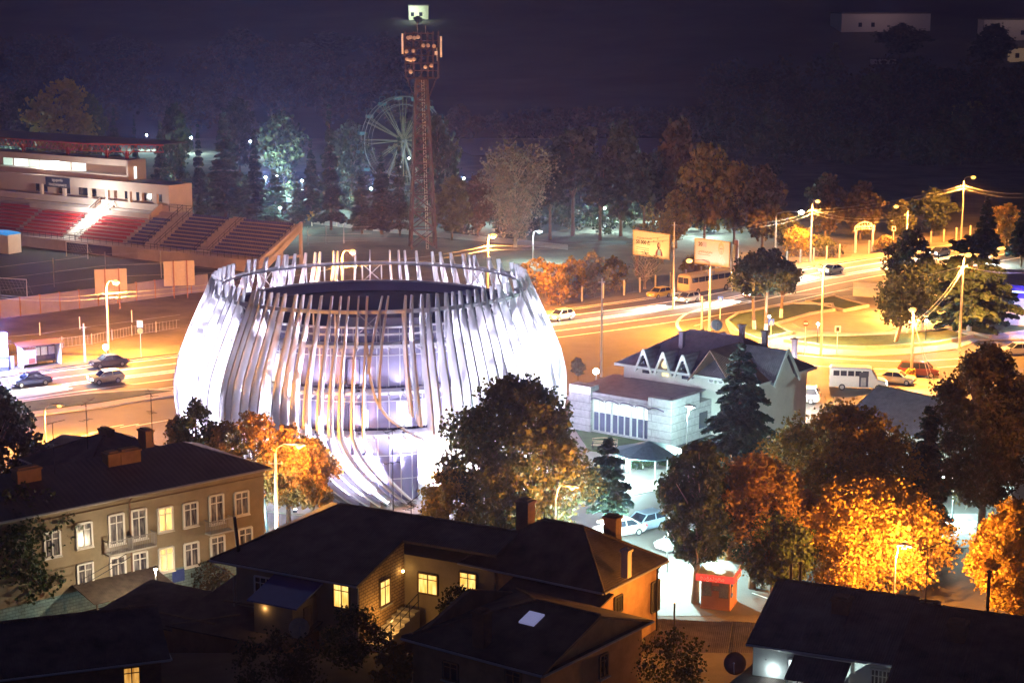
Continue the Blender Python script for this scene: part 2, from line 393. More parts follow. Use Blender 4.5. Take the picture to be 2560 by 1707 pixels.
# fins
PROF = [(0.15, 14.9), (1.2, 15.9), (2.6, 16.8), (4.4, 17.5), (6.6, 17.95), (8.8, 18.0), (11, 17.5), (13.4, 16.5), (15.6, 15.5), (17.2, 14.75), (18.3, 14.3)]
def rprof(z):
    for (a, ra), (b, rb) in zip(PROF, PROF[1:]):
        if z <= b: t = (z-a)/(b-a); return ra+(rb-ra)*t
    return PROF[-1][1]
def fin(phi0, zend=.15, sweep=0.0, path=None, ztop=18.3):
    n = 22; rings = []
    for i in range(n+1):
        t = i/n; z = zend+(ztop-zend)*t; r = rprof(z)
        ph = phi0
        if path:
            for (za, pa), (zb, pb) in zip(path, path[1:]):
                if za <= z <= zb: ph = pa+(pb-pa)*(z-za)/(zb-za)
        else:
            ph += sweep*max(0, (7.2-z)/7.2)**1.7 + R(-.7)*math.sin(math.pi*t)*(1 if abs(phi0) < 1.7 else 0)
            if abs(phi0) < 1.7: ph += R(1.2)*t*t
        wd = .43+1.15*math.sin(min(1, (1-t)*1.25)*math.pi*.62)**.8 if t < 1 else .42
        wd = max(.40, wd); th = .21-.09*t
        er = Vector((math.sin(ph), -math.cos(ph), 0)); et = Vector((math.cos(ph), math.sin(ph), 0))
        c = er*r+Vector((0, 0, z))
        rings.append([c+er*.12-et*th/2, c+er*.12+et*th/2, c-er*(wd-.12)+et*th/2, c-er*(wd-.12)-et*th/2])
    vs = [p for q in rings for p in q]; fs = []
    for i in range(n):
        for k in range(4): fs.append([i*4+k, i*4+(k+1)%4, (i+1)*4+(k+1)%4, (i+1)*4+k])
    fs += [[3,2,1,0], [n*4, n*4+1, n*4+2, n*4+3]]
    return MB().add(vs, fs).obj('fin', M_fin, hall)
FR = [330,385,435,468,505,570,600,630,675,718,760,825,865,910,970,1030,1080,1125,1180,1230,1440,1475,1530,1565,1615,1665,1705,1745,1790,1835,1875,1925,1970,2020,2065]
BK = [445,510,535,590,650,680,690,730,785,835,860,935,955,1050,1130,1240,1290,1325,1390,1480,1525,1585,1655,1690,1715,1795,1850,1920,1945]
ends = {1440: 8.6, 1475: 7.7, 1530: 7.0, 1545: 6.7, 1565: 6.6, 1615: 6.1, 1665: 5.6, 1705: 5.1, 1745: 4.6, 1790: 4.0, 1835: 3.2, 1875: 2.4, 1925: 1.6, 1970: .8}
for x in FR:
    ph = math.asin((x-1192)/941)
    if x > 1300: fin(ph, zend=ends.get(x, .15))
    else: fin(ph, sweep=R(17)*sstep((math.degrees(ph)+75)/45))
D = R
fin(D(8), 12.2, path=[(12, D(3.2)), (15, D(5.2)), (18.4, D(8.6))])
fin(D(10), 9.4, path=[(9, D(6.5)), (12, D(6.6)), (15, D(8)), (18.4, D(10.6))])
fin(D(3), 6.2, path=[(6.1, D(20.5)), (7.2, D(14.2)), (8.6, D(8.4)), (10, D(5.6)), (11.6, D(4.1)), (15.5, D(2.6)), (18.4, D(3.2))])
for x in BK: fin(math.pi-math.asin((x-1192)/799))
for k in range(9):
    for s in (-1, 1): fin(s*R(70.5+k*4.6))
# solid white entrance wall low on the right, lit rooms behind the glass
def arc_panel(name, p0, p1, z0, z1, m, r=RG+.03, n=10, th=.06):
    mb = MB()
    ps = [p0+(p1-p0)*i/n for i in range(n+1)]
    for a, b in zip(ps, ps[1:]):
        q = [cyl(a, r, z0), cyl(b, r, z0), cyl(b, r+th, z0), cyl(a, r+th, z0)]
        mb.add(q+[v+Vector((0, 0, z1-z0)) for v in q], [[0,3,2,1],[4,5,6,7],[0,1,5,4],[1,2,6,5],[2,3,7,6],[3,0,4,7]])
    return mb.obj(name, m, hall)
arc_panel('entrance_wall', R(21), R(62), .16, 6.1, M_offw, RG+.35, 14, .2)
G_warm, G_cyan, G_white = glow('warm_room_light', (1, .93, .55), .26), glow('cool_room_light', (.65, .95, 1), .28), glow('white_room_light', (.9, .92, 1), .32)
for p0, p1, z0, z1, m in ((-52,-44,10.3,13.0,G_warm),(-38,-31,10.3,12.8,G_warm),(-60,-54,6.8,9.0,G_white),(-42,-36,6.7,9.0,G_white),(13.5,19,6.7,8.9,G_white),(1.4,3.0,6.7,8.3,G_cyan),(40,47,10.4,12.9,G_cyan),(-30,-27,6.7,8.9,G_white),(23,31,6.7,9.0,G_white)):
    arc_panel('lit_window', R(p0), R(p1), z0, z1, m)
M_wf = mat('dark_window_frame', (.05,.04,.07), .4, var=0)
for p0, z0 in ((-4.6, 10.5), (-4.3, 6.5)):                 # two opening lights framed in black
    mb = MB(); a, b = R(p0), R(p0+4.6); r = RG+.16
    for q, w in (((a, z0), (b, z0)), ((b, z0), (b, z0+2.3)), ((b, z0+2.3), (a, z0+2.3)), ((a, z0+2.3), (a, z0))): mb.bar(cyl(q[0], r, q[1]), cyl(w[0], r, w[1]), .1)
    mb.obj('window_frame', M_wf, hall)
# floodlights at the foot and on the ledges
for k in range(20):
    p = 2*math.pi*(k+.5)/20; c = cyl(p, RG+1.4, .16)
    h = MB(); h.box(c.x-.18, c.y-.18, .16, c.x+.18, c.y+.18, .42)
    fo = h.obj('floodlight', M_dark, hall)
    g = MB(); g.lathe([(.16, .43), (.16, .45), (.01, .45)], 10, (c.x, c.y, 0)); g.obj('lens', glow('flood_lens', (.9, .88, 1), 12), fo)
    o = cyl(p, 1, 0)
    lamp('flood_or_added_lamp', 'SPOT', (c.x, c.y, .55), 33000 if abs(p-math.pi) > 1.6 else 21000, LAV, hall, .15, aim(Vector((o.x*.22, o.y*.22, 1))), 125, .7)
for k in range(20):                       # outer ring of floodlights, added to whiten the feet of the fins
    p = 2*math.pi*k/20; c = cyl(p, RG+4.2, .16); o = cyl(p, 1, 0)
    h = MB(); h.box(c.x-.16, c.y-.16, .16, c.x+.16, c.y+.16, .40); fo = h.obj('floodlight', M_dark, hall)
    g = MB(); g.lathe([(.14, .41), (.14, .43), (.01, .43)], 10, (c.x, c.y, 0)); g.obj('lens', MATS['flood_lens'], fo)
    lamp('flood_or_added_lamp', 'SPOT', (c.x, c.y, .55), 7000, LAV, hall, .15, aim(Vector((-o.x*.12, -o.y*.12, 1))), 95, .8)
for k in range(24):
    p = 2*math.pi*k/24
    for z, e in ((6.55, 130), (10.25, 95), (14.3, 420)):
        c = cyl(p, RG+1.2, z)
        f = MB(); f.box(c.x-.12, c.y-.12, z-.12, c.x+.12, c.y+.12, z); f.obj('ledge_light', M_dark, hall)
        lamp('ledge_lamp', 'SPOT', (c.x, c.y, z+.12), e, LAV, hall, .1, aim(Vector((c.x, c.y, 0)).normalized()*(-.22 if z < 14 else .3)+Vector((0,0,1))), 140, .7)
# ================================================================ street lamps and park lamps
LENS = {}
def street_lamp(lab, base, head, power, col=SODIUM, kind='street_lamp', group='sodium street lamps', lean=0, Y=None, lensr=.42, polem=None, thick=.15, clamp=True, down=False):
    P = G(*base) if Y is None else onY(base[0], base[1], Y)
    if Y is not None: P.z = terr(P.x, P.y)
    hx = onY(head[0], head[1], P.y); H = hx.z-P.z; dx = hx.x-P.x
    t = thing(kind, lab, 'street lamp', P, 0, group)
    top = Vector((lean, 0, H-.75))
    pm = polem or M_pole
    MB().tube([(0,0,0), (0,0,.6), top], [thick*1.35, thick*1.2, thick*.7], 8).obj('pole', pm, t)
    hd = Vector((dx, -.15, H))
    s = 1 if dx >= 0 else -1
    q = hd-Vector((s*.45, 0, .0))
    MB().tube([top-Vector((0,0,.3)), top+Vector((s*.15,0,.45)), (top+q)/2+Vector((0,0,.42)), q], [.06,.05,.045,.045], 6).obj('bracket_arm', M_steel, t)
    h = MB().tube([hd-Vector((s*.5,0,-.06)), hd-Vector((s*.1,0,-.1)), hd+Vector((s*.5,0,-.06))], [.08,.16,.10], 8).obj('lamp_head', M_steel, t)
    ln = MB().sph(tuple(hd-Vector((0,0,.1))), lensr, 10, .7)
    ln.obj('lens', glow('sodium_lens', (1, .40, .05), 1.3) if col is SODIUM else glow('cool_lens', (.8, 1, 1), 40), h, True)
    if clamp:
        cb = MB(); cb.bar((-.55, 0, H-1.6), (.55, 0, H-1.6), .09); 
        for k in (-.5, .5): cb.lathe([(.06, 0), (.06, .14), (.01, .16)], 6, (k, 0, H-1.55))
        cb.obj('crossarm', M_steel, t)
    if down: lamp('lamp_light', 'SPOT', hd-Vector((0, .0, .42)), power, col, t, .25, (0, 0, 0), 168, .2)
    else: lamp('lamp_light', 'POINT', hd-Vector((0, .0, .62)), power, col, t, .25)
    return P, H
SL = {}
def S(key, *a, **k): SL[key] = street_lamp(*a, **k)
S('L1', 'sodium street lamp on the grass verge beside the dark parked car', (272, 889), (289, 703), 19000, down=False)
S('L2', 'sodium street lamp whose head rises beyond the left half of the white ring', (857, 836), (882, 627), 16000, down=False)
S('L3', 'sodium street lamp rising behind the right half of the round hall', (1220, 797), (1233, 587), 24000, down=False)
S('L4', 'sodium street lamp on the kerb arc under the billboards, arm bent left', (1773, 829), (1723, 650), 24000, down=True)
S('L5', 'sodium street lamp by the picket fence left of the park arch', (2026, 655), (2044, 502), 26000, down=True)
S('L6', 'leaning sodium street lamp right of the park arch, arm bent left', (2266, 634), (2240, 515), 24000, down=True)
S('L7', 'tallest sodium street lamp, far right, with wires fanning from its pole', (2402, 612), (2433, 442), 34000, down=True)
S('L8', 'sodium street lamp at the front edge of the island beside the no entry sign', (2052, 890), (2044, 664), 24000, clamp=False, down=True)
S('L9', 'sodium street lamp in front of the big cedar on the island', (2398, 876), (2420, 635), 24000, down=True)
S('L10', 'glaring sodium street lamp on the stayed yellow pole near the minibus', (2278, 945), (2281, 772), 26000, down=True)
S('L11', 'near sodium street lamp lighting the orange trees before the hall', (693, 1345), (748, 1110), 2200, lensr=.28, down=False)
S('L12', 'small sodium street lamp above the chimneyed roof at the left', (115, 1112), (149, 1011), 13000, lensr=.24, thick=.08, polem=M_steel, clamp=False, down=True)
S('L13', 'slim curved sodium lamp in front of the golden maple at lower right', (2231, 1585), (2260, 1362), 7500, down=False, lensr=.18, thick=.08, polem=M_steel, clamp=False)
S('L14', 'sodium street lamp half hidden behind the cedars of the island', (2262, 800), (2275, 727), 16000, clamp=False, down=True)
S('C1', 'cool white street lamp hung over the far kerb beside a double arm', (1937, 668), (2003, 529), 2500, col=COOL, group='cool white lamps', down=True)
S('C2', 'slim cool white street lamp in the shrubs left of the first billboard', (1332, 660), (1349, 578), 2600, col=COOL, group='cool white lamps', lensr=.2, thick=.07, polem=M_steel, clamp=False)
S('C3', 'cool white street lamp in front of the conifer at the right edge', (2472, 663), (2480, 605), 4000, col=COOL, group='cool white lamps', down=True)
S('C4', 'cool white lamp on a mast before the dark conifer by the restaurant', (1716, 1150), (1725, 1015), 1000, col=COOL, group='cool white lamps', lensr=.24, thick=.06, polem=M_steel, clamp=False)
S('C5', 'glaring cool lamp by the trunk of the bare stemmed young cedar', (1520, 1392), (1508, 1300), 3500, col=COOL, group='cool white lamps', lensr=.24, thick=.06, polem=M_steel, clamp=False, down=False)
S('C6', 'cool white lamp lost in the leaves behind the kiosk', (1668, 1430), (1690, 1268), 5000, col=COOL, group='cool white lamps', lensr=.24, thick=.06, polem=M_steel, clamp=False, down=True)
S('C7', 'cool white lamp lighting the paved court behind the golden maple', (2380, 1300), (2360, 1190), 2000, col=COOL, group='cool white lamps', lensr=.2, thick=.06, polem=M_steel, clamp=False)
S('L15', 'sodium lamp on a slanting arm in front of the huge dark tree', (1388, 1440), (1430, 1214), 2000, lensr=.2, thick=.07, polem=M_steel, clamp=False)
# park lamps: head pixel, height of the globe, label, power
def park_lamp(head, h, lab, power, r=.22, col=COOL, group='park lamps among the trees', cat='park lamp'):
    Y = (CAMZ-h)/slope(head[1]); P = onY(head[0], head[1], Y); t = thing('park_lamp', lab, cat, (P.x, P.y, terr(P.x, P.y)), 0, group)
    hh = P.z-terr(P.x, P.y)
    MB().tube([(0,0,0), (0,0,.3), (0,0,hh-.15)], [.09,.05,.04], 6).obj('post', M_dark, t)
    c = MB(); c.lathe([(.1, hh-.2), (.14, hh-.12)], 8); c.obj('collar', M_dark, t)
    MB().sph((0,0,hh), r, 8).obj('globe', glow('cool_globe', (.8, 1, .97), 22), t, True)
    lamp('lamp_light', 'POINT', (0, -.3, hh+.05), power, col, t, r)
PK = [((4,391),'lamp at the left edge behind the grandstand roof'),((219,335),'lamp above the grandstand roof below the golden tree'),((367,338),'lamp between conifers right of the grandstand roof'),
 ((478,345),'lamp beside the tall spired conifer'),((626,354),'lamp high in the park left of the wheel'),((423,422),'lamp just right of the press box wall'),
 ((664,444),'left lamp of the bright pair in the cedars'),((693,440),'right lamp of the bright pair in the cedars'),((755,452),'lamp right of the bright pair'),
 ((928,472),'bright lamp at the foot of the ferris wheel trees'),((1160,447),'lamp right of the lattice tower'),((1207,499),'lamp left of the tall pale bush'),
 ((1500,478),'lamp in the pine grove beyond the shrubs'),((1512,521),'lower lamp in the pine grove'),((1637,500),'lamp in the dark grove above the yellow billboard'),((1758,518),'lamp in the grove above the second billboard'),((1760,534),'lower lamp above the second billboard'),((700,520),'lamp low behind the stand railing')]
for i, (hd, lab) in enumerate(PK):
    park_lamp(hd, 4.2, 'cool white park '+lab, 6500 if i in (6, 7, 9) else 2600)
for hd, lab in (((2045,810),'white ball lamp at the rim of the round plaza, below the tall pole'),((1923,791),'white ball lamp beside the whitewashed pine trunks'),((2316,802),'small white ball lamp at the right of the round plaza')):
    park_lamp(hd, 2.8, lab, 500, .17, group='ball lamps of the plaza')
for hd, lab in (((264,868),'glaring white lantern at the foot of the verge lamp'),((1490,928),'white lantern on the pavement between hall and restaurant')):
    park_lamp(hd, 2.3, lab, 900, .33, (1, .9, .8), 'white lanterns')
# wires
def wire(lab, a, b, sag=.8, r=.022, m=None):
    a, b = Vector(a), Vector(b); pts = []
    for i in range(15):
        t = i/14; p = a.lerp(b, t); p.z -= 4*sag*t*(1-t); pts.append(p)
    tag(MB().tube(pts, r, 5).obj('overhead_wire', m or M_steel), lab, 'wire', 'overhead wires')
def ptop(k, d=.0, e=0): P, H = SL[k]; return P+Vector((e, 0, H-1.5-d))
edge = lambda x, y, Y: onY(x, y, Y)
for d, w in ((0, 'upper'), (.55, 'lower')):
    wire(w+' wire from the left edge to the verge lamp', edge(-40, 733+d*10, 215), ptop('L1', d), .5)
    wire(w+' wire from the verge lamp to the lamp behind the ring', ptop('L1', d), ptop('L2', d), .6)
    wire(w+' wire from the ring lamp to the lamp behind the hall', ptop('L2', d), ptop('L3', d), .5)
    wire(w+' wire from the lamp behind the hall past both billboards', ptop('L3', d), ptop('C1', d), 1.0)
    wire(w+' wire from the double arm lamp to the fence lamp', ptop('C1', d), ptop('L5', d), .3)
    wire(w+' wire climbing from the fence lamp to the tallest lamp', ptop('L5', d), ptop('L7', d), .7)
    wire(w+' wire from the fence lamp dipping to the arch lamp', ptop('L5', d), ptop('L6', d), 1.1)
    wire(w+' wire from the tallest lamp off the right edge', ptop('L7', d), edge(2620, 478+d*22, 330), .9)
    wire(w+' wire from the island cedar lamp to the glaring lamp', ptop('L9', d), ptop('L10', d), .8)
    wire(w+' stay wire from the glaring lamp to the ground', ptop('L10', d*.5, .1), G(2325+d*20, 958), .05, .03)
wire('wire from the cedar lamp leftward across the pines', ptop('L9'), edge(1880, 742, 235), .9)
wire('wire from the cedar lamp off the right edge', ptop('L9'), edge(2620, 675, 240), .6)
# ================================================================ trees
def leafmat(n, c, c2=None):
    """each leaf its own mix of two colours, drifting from bough to bough"""
    if c2 is None: c2 = (c[0]*.55, c[1]*.75, c[2]*.8)
    m = bpy.data.materials.new(n); m.use_nodes = True; N = m.node_tree.nodes; Lk = m.node_tree.links; b = N['Principled BSDF']
    g = N.new('ShaderNodeNewGeometry'); tc = N.new('ShaderNodeTexCoord'); nz = N.new('ShaderNodeTexNoise'); nz.inputs['Scale'].default_value = .8; Lk.new(tc.outputs['Object'], nz.inputs['Vector'])
    ad = N.new('ShaderNodeMath'); ad.operation = 'MULTIPLY_ADD'; ad.inputs[1].default_value = .7; Lk.new(g.outputs['Random Per Island'], ad.inputs[0])
    mr = N.new('ShaderNodeMapRange'); mr.inputs[1].default_value = .3; mr.inputs[2].default_value = .7; mr.inputs[3].default_value = -.35; mr.inputs[4].default_value = .65; Lk.new(nz.outputs['Fac'], mr.inputs[0]); Lk.new(mr.outputs[0], ad.inputs[2]); ad.use_clamp = True
    mx = N.new('ShaderNodeMix'); mx.data_type = 'RGBA'; mx.inputs[6].default_value = (*c, 1); mx.inputs[7].default_value = (*c2, 1); Lk.new(ad.outputs[0], mx.inputs[0]); Lk.new(mx.outputs[2], b.inputs['Base Color'])
    b.inputs['Roughness'].default_value = .6; b.inputs['Specular IOR Level'].default_value = .3
    tr = N.new('ShaderNodeBsdfTranslucent'); Lk.new(mx.outputs[2], tr.inputs[0]); ms = N.new('ShaderNodeMixShader'); ms.inputs[0].default_value = .22
    Lk.new(b.outputs[0], ms.inputs[1]); Lk.new(tr.outputs[0], ms.inputs[2]); Lk.new(ms.outputs[0], N['Material Output'].inputs[0]); return m
LF = dict(dark=leafmat('leaf_dark', (.055,.06,.025)), green=leafmat('leaf_green', (.075,.10,.035)), olive=leafmat('leaf_olive', (.12,.115,.035), (.07,.08,.03)),
          orange=leafmat('leaf_orange', (.36,.19,.05), (.17,.13,.04)), gold=leafmat('leaf_gold', (.44,.27,.05), (.26,.19,.04)), rust=leafmat('leaf_rust', (.31,.20,.04), (.13,.115,.035)),
          brown=leafmat('leaf_brown', (.12,.075,.035), (.065,.065,.03)), pale=leafmat('leaf_pale', (.24,.20,.14)), pine=leafmat('needle_pine', (.04,.05,.028)),
          cedar=leafmat('needle_cedar', (.05,.075,.05)), bluec=leafmat('needle_blue_cedar', (.08,.115,.085)))
def rquads(C, size, flat=0.0, dirs=None, aspect=1.0):
    n = len(C); a = RNG.normal(size=(n, 3)); 
    if dirs is not None: a = dirs + a*.35
    a /= np.linalg.norm(a, axis=1, keepdims=True)
    b = RNG.normal(size=(n, 3)); 
    if flat: b[:, 2] *= (1-flat)
    b -= a*(a*b).sum(1, keepdims=True); b /= np.linalg.norm(b, axis=1, keepdims=True)+1e-9
    s = (size*RNG.uniform(.6, 1.35, n))[:, None]; A = a*s*aspect*.5; B = b*s*.5
    m = A*.25
    return np.stack([C-A-m*0, C-B+m, C+A, C+B+m], 1)        # a pointed, leaf-like lozenge
PROFS = dict(round=lambda t: math.sqrt(max(0, 1-(2*t-.95)**2)), oval=lambda t: math.sin(math.pi*min(1, t*.92+.06))**.7,
             column=lambda t: min(1, 4*t+.2)*max(.12, (1-t)**.45), cone=lambda t: max(.06, (1-t)**.8)*min(1, 5*t+.3),
             fan=lambda t: .25+.75*min(1, t*1.5)*(1 if t < .8 else max(.3, 1-(t-.8)*2.6)), flat=lambda t: math.sqrt(max(0, 1-(2*t-1)**2))**.6)
def broadleaf(root, H, rad, trunk_h, n, leaf, lm, prof='round', clumps=34, bm=None, white=0, tr=.2, gap=.0, spread=.30, lean=0, limbs=14, bare=0, mix=None):
    """trunk and limbs, then n leaf lozenges gathered in clumps round the limb ends"""
    f = PROFS[prof]; Hc = H-trunk_h; cs = []; bm = bm or M_bark
    for i in range(clumps):
        t = ((i+.5)/clumps + random.uniform(-.03, .03)); t = min(.99, max(.02, t)); rr = rad*f(t)
        k = random.uniform(.35, .92); a = i*2.39996+random.uniform(-.5, .5)
        cs.append((rr*k*math.cos(a), rr*k*math.sin(a), trunk_h+t*Hc*.93, rad*spread*random.uniform(.7, 1.25)*(.55+.45*f(t))))
    tb = MB(); fork = trunk_h*.9
    tb.tube([(0,0,-.1), (lean*.3,0,fork*.45), (lean*.6,0,fork), (lean,0,trunk_h+Hc*.35), (lean,0,trunk_h+Hc*.85)], [tr*1.25, tr, tr*.85, tr*.5, tr*.12], 7)
    for i, c in enumerate(sorted(cs, key=lambda q: RNG.random())[:limbs]):
        z0 = max(fork*.8, c[2]-Hc*.35*random.uniform(.7, 1.2)-.3); p0 = Vector((lean*.8*min(1, z0/H), 0, z0)); p1 = Vector(c[:3])
        mid = p0.lerp(p1, .5)+Vector((random.uniform(-.2,.2), random.uniform(-.2,.2), random.uniform(.0,.35)))
        tb.tube([p0, mid, p1], [tr*.38, tr*.24, tr*.07], 5)
        for j in range(bare):
            d = Vector((random.gauss(0,1), random.gauss(0,1), random.uniform(.2,1.6))).normalized()*c[3]*random.uniform(1, 2.2)
            q0 = mid.lerp(p1, random.random()); tb.tube([q0, q0+d*.6+Vector((0,0,.1)), q0+d*1.1+Vector((0,0,.3))], [tr*.10, tr*.06, .012], 3, False)
    tb.obj('trunk', bm, root, True)
    if white:
        MB().tube([(0,0,0), (lean*.1,0,white*.5), (lean*.2,0,white)], [tr*1.3, tr*1.16, tr*1.08], 9).obj('whitewash_band', M_whitewash, root, True)
    if n:
        per = RNG.multinomial(n, np.array([c[3]**2 for c in cs])/sum(c[3]**2 for c in cs)); C = []
        for c, k in zip(cs, per):
            d = RNG.normal(size=(k, 3)); d /= np.linalg.norm(d, axis=1, keepdims=True)
            r = c[3]*RNG.uniform(.25, 1.12, k)[:, None]**.6; p = np.array(c[:3])+np.array([lean,0,0])*(c[2]/H)+d*r*np.array([1,1,.85])
            p += RNG.normal(0, .16*rad*spread, (k, 3)); p += .3*c[3]*np.sin(p[:, [1,2,0]]*5.1/max(.4, c[3]))
            C.append(p)
        C = np.concatenate(C); C = C[C[:, 2] > trunk_h*.55]
        quads_obj('crown', rquads(C, leaf), LF[lm], root)
    return root
def conifer(root, H, rad, n, lm="cedar", b0=.08, levels=24, droop=.18, tr=.2, white=0, size=.5, ragged=.25, power=.9, bm=None):
    """a leader with whorls of flat drooping sprays"""
    tb = MB(); tb.tube([(0,0,-.1), (0,0,H*.5), (0,0,H)], [tr, tr*.55, .02], 7); C = []; Dd = []; 
    tot = 0; br = []
    for i in range(levels):
        t = (i+random.uniform(.1, .9))/levels; z = H*(b0+(1-b0)*t); L = rad*(max(.03, 1-t))**power*random.uniform(1-ragged, 1.08)
        if t < .12: L *= .8
        for k in range(5):
            a = i*1.9+k*2*math.pi/5+random.uniform(-.4, .4); l = L*random.uniform(1-ragged, 1.05); br.append((z, a, l, t)); tot += l*l**.5
    for z, a, l, t in br:
        k = max(3, int(n*l**1.5/tot)); s = RNG.uniform(.12, 1, k)**.75; d = np.array([math.cos(a), math.sin(a), 0]); pn = np.array([-d[1], d[0], 0])
        wid = l*.34*(1.05-s)*(s > .1); off = RNG.uniform(-1, 1, k)*wid
        up = .35*(t > .8); zz = z + l*s*(up+.12) - droop*l*s*s*1.5 - np.abs(off)*.22 + RNG.normal(0, .05*size*2, k)
        P = d[None]*(l*s)[:, None]+pn[None]*off[:, None]; P[:, 2] = zz; C.append(P)
        dv = d[None]+pn[None]*np.sign(off)[:, None]*.6; dv = dv+np.array([0,0,-.25]); Dd.append(dv)
        if l > rad*.25: tb.tube([(0,0,z), tuple(d*l*.5+np.array([0,0,z+l*.06-droop*l*.3])), tuple(d*l*.92+np.array([0,0,z+l*.1-droop*l*1.25]))], [tr*.22, tr*.13, .015], 4, False)
    tb.obj('trunk', bm or M_bark, root)
    if white: MB().tube([(0,0,0), (0,0,white)], [tr*1.2, tr*1.1], 9).obj('whitewash_band', M_whitewash, root, True)
    C = np.concatenate(C); Dd = np.concatenate(Dd); Dd /= np.linalg.norm(Dd, axis=1, keepdims=True)
    quads_obj('crown', rquads(C, size, .7, Dd, 1.6), LF[lm], root); return root
def tree_at(name, lab, base, top, halfw, group=None, Y=None, cat='tree'):
    """root at the base pixel; the height and radius that fill the photographed outline"""
    P = G(*base) if Y is None else onY(base[0], base[1], Y)
    P = Vector((P.x, P.y, terr(P.x, P.y)))
    return thing(name, lab, cat, P, random.uniform(0, 6), group), hz(top, P.y)-P.z, halfw/scale_at(P.y, P.z+4)
# ================================================================ houses
M_roof1 = mat('dark_sheet_roof', (.085, .072, .075), .6, .1, var=.75, nscale=.6, bump=.5, wave=('X', 2.2))
M_roof2 = mat('brown_slate_roof', (.10, .075, .065), .8, 0, var=.75, nscale=.6, bump=.6, wave=('X', 2.6))
M_wallb = mat('buff_render', (.30, .25, .17), .9, var=.22, nscale=.7, bump=.1)
M_wallo = mat('ochre_render', (.36, .22, .12), .9, var=.35, nscale=.9, bump=.2)
M_wood = mat('weathered_timber', (.16, .11, .07), .85, var=.35, nscale=3)
M_gutter = mat('gutter_zinc', (.45, .45, .46), .4, .5, var=.1)
M_brick = brick_mat('yellow_block_wall', (.55,.38,.2), (.48,.33,.17), (.16,.1,.06), 1.35, bw=.55, rh=.27)
M_brickr = brick_mat('red_brick', (.30,.15,.09), (.24,.12,.07), (.2,.17,.14), 4)
LITW = curtain('lit_window_warm', (1, .66, .2), (.75, .34, .05), .46)
LITW2 = curtain('lit_window_amber', (1, .5, .1), (.5, .2, .02), .22)
PANE = curtain('window_pane_dim', (.03, .03, .045), (.30, .29, .30))
def face_pt(face, L, Wd, s, z, o=0):
    return Vector((s, -o, z)) if face == 'f' else Vector((L+o, s, z))
def window(par, face, L, Wd, s, z, w, h, pane=PANE, fm=None, sill=True, fw=.1, bars=1):
    fm = fm or M_offw; mb = MB()
    P = lambda a, b, o: face_pt(face, L, Wd, a, b, o)
    o = .06
    for a, b in (((s, z), (s+w, z)), ((s+w, z), (s+w, z+h)), ((s+w, z+h), (s, z+h)), ((s, z+h), (s, z))): mb.bar(P(*a, o), P(*b, o), fw)
    for k in range(bars): x = s+w*(k+1)/(bars+1); mb.bar(P(x, z, o), P(x, z+h, o), fw*.6)
    mb.bar(P(s, z+h*.72, o-.01), P(s+w, z+h*.72, o-.01), fw*.5)
    f = mb.obj('window', fm, par)
    q = MB(); a, b = P(s, z, .02), P(s+w, z+h, .05); q.box(a.x, a.y, a.z, b.x, b.y, b.z); q.obj('pane', pane, f)
    if sill:
        t = MB(); t.bar(P(s-.1, z-.07, .1), P(s+w+.1, z-.07, .1), .22, .07); t.obj('sill', M_offw if fm is M_offw else M_conc, f)
    return f
def chimney(par, x, y, z0, z1, w=.7, d=.7, m=None, name='chimney'):
    mb = MB(); mb.box(x-w/2, y-d/2, z0, x+w/2, y+d/2, z1-.14); mb.box(x-w/2-.07, y-d/2-.07, z1-.14, x+w/2+.07, y+d/2+.07, z1)
    mb.box(x-w/2+.12, y-d/2+.12, z1, x+w/2-.12, y+d/2-.12, z1+.12)
    return mb.obj(name, m or M_brickr, par)
def hip_roof(par, L, Wd, ze, zr, m, ov=.5, hip=None, hipw=None, t=.14, ridge=True, name='roof', gable=(False, False)):
    x0, x1, y0, y1 = -ov, L+ov, -ov, Wd+ov; h = (Wd/2+ov) if hip is None else hip
    ha = 0 if gable[0] else h; hb = 0 if gable[1] else h; yc = Wd/2
    a, b, c, d = (x0,y0,ze), (x1,y0,ze), (x1,y1,ze), (x0,y1,ze); r0, r1 = (x0+ha, yc, zr), (x1-hb, yc, zr)
    mb = MB(); mb.slab([a, b, r1, r0], t); mb.slab([c, d, r0, r1], t)
    if hb: mb.slab([b, c, r1], t)
    if ha: mb.slab([d, a, r0], t)
    mb.poly([(x0,y0,ze-t),(x0,y1,ze-t),(x1,y1,ze-t),(x1,y0,ze-t)])
    rf = mb.obj(name, m, par)
    if ridge:
        rb = MB(); rb.tube([(r0[0],yc,zr+.02),(r1[0],yc,zr+.02)], .1, 6)
        for p, q in ((a, r0), (d, r0)) if ha else (): rb.tube([Vector(p)+Vector((0,0,.02)), Vector(q)+Vector((0,0,.02))], .08, 5)
        for p, q in ((b, r1), (c, r1)) if hb else (): rb.tube([Vector(p)+Vector((0,0,.02)), Vector(q)+Vector((0,0,.02))], .08, 5)
        rb.obj('ridge_cap', M_roof2, rf)
    g = MB(); g.tube([(x0,y0-.05,ze-.1),(x1,y0-.05,ze-.1)], .07, 6); g.tube([(x1+.05,y0,ze-.1),(x1+.05,y1,ze-.1)], .07, 6); g.obj('gutter', M_gutter, par)
    return rf
def gable_walls(mb, L, Wd, z0, ze, zr, left=True, right=True, t=.25):
    mb.box(0, 0, z0, L, Wd, ze)
    for x, on in ((.02, left), (L-.02-t, right)):
        if on: mb.add([(x,0,ze),(x,Wd,ze),(x,Wd/2,zr-.15),(x+t,0,ze),(x+t,Wd,ze),(x+t,Wd/2,zr-.15)], [[0,1,2],[5,4,3],[0,2,5,3],[1,4,5,2],[0,3,4,1]])
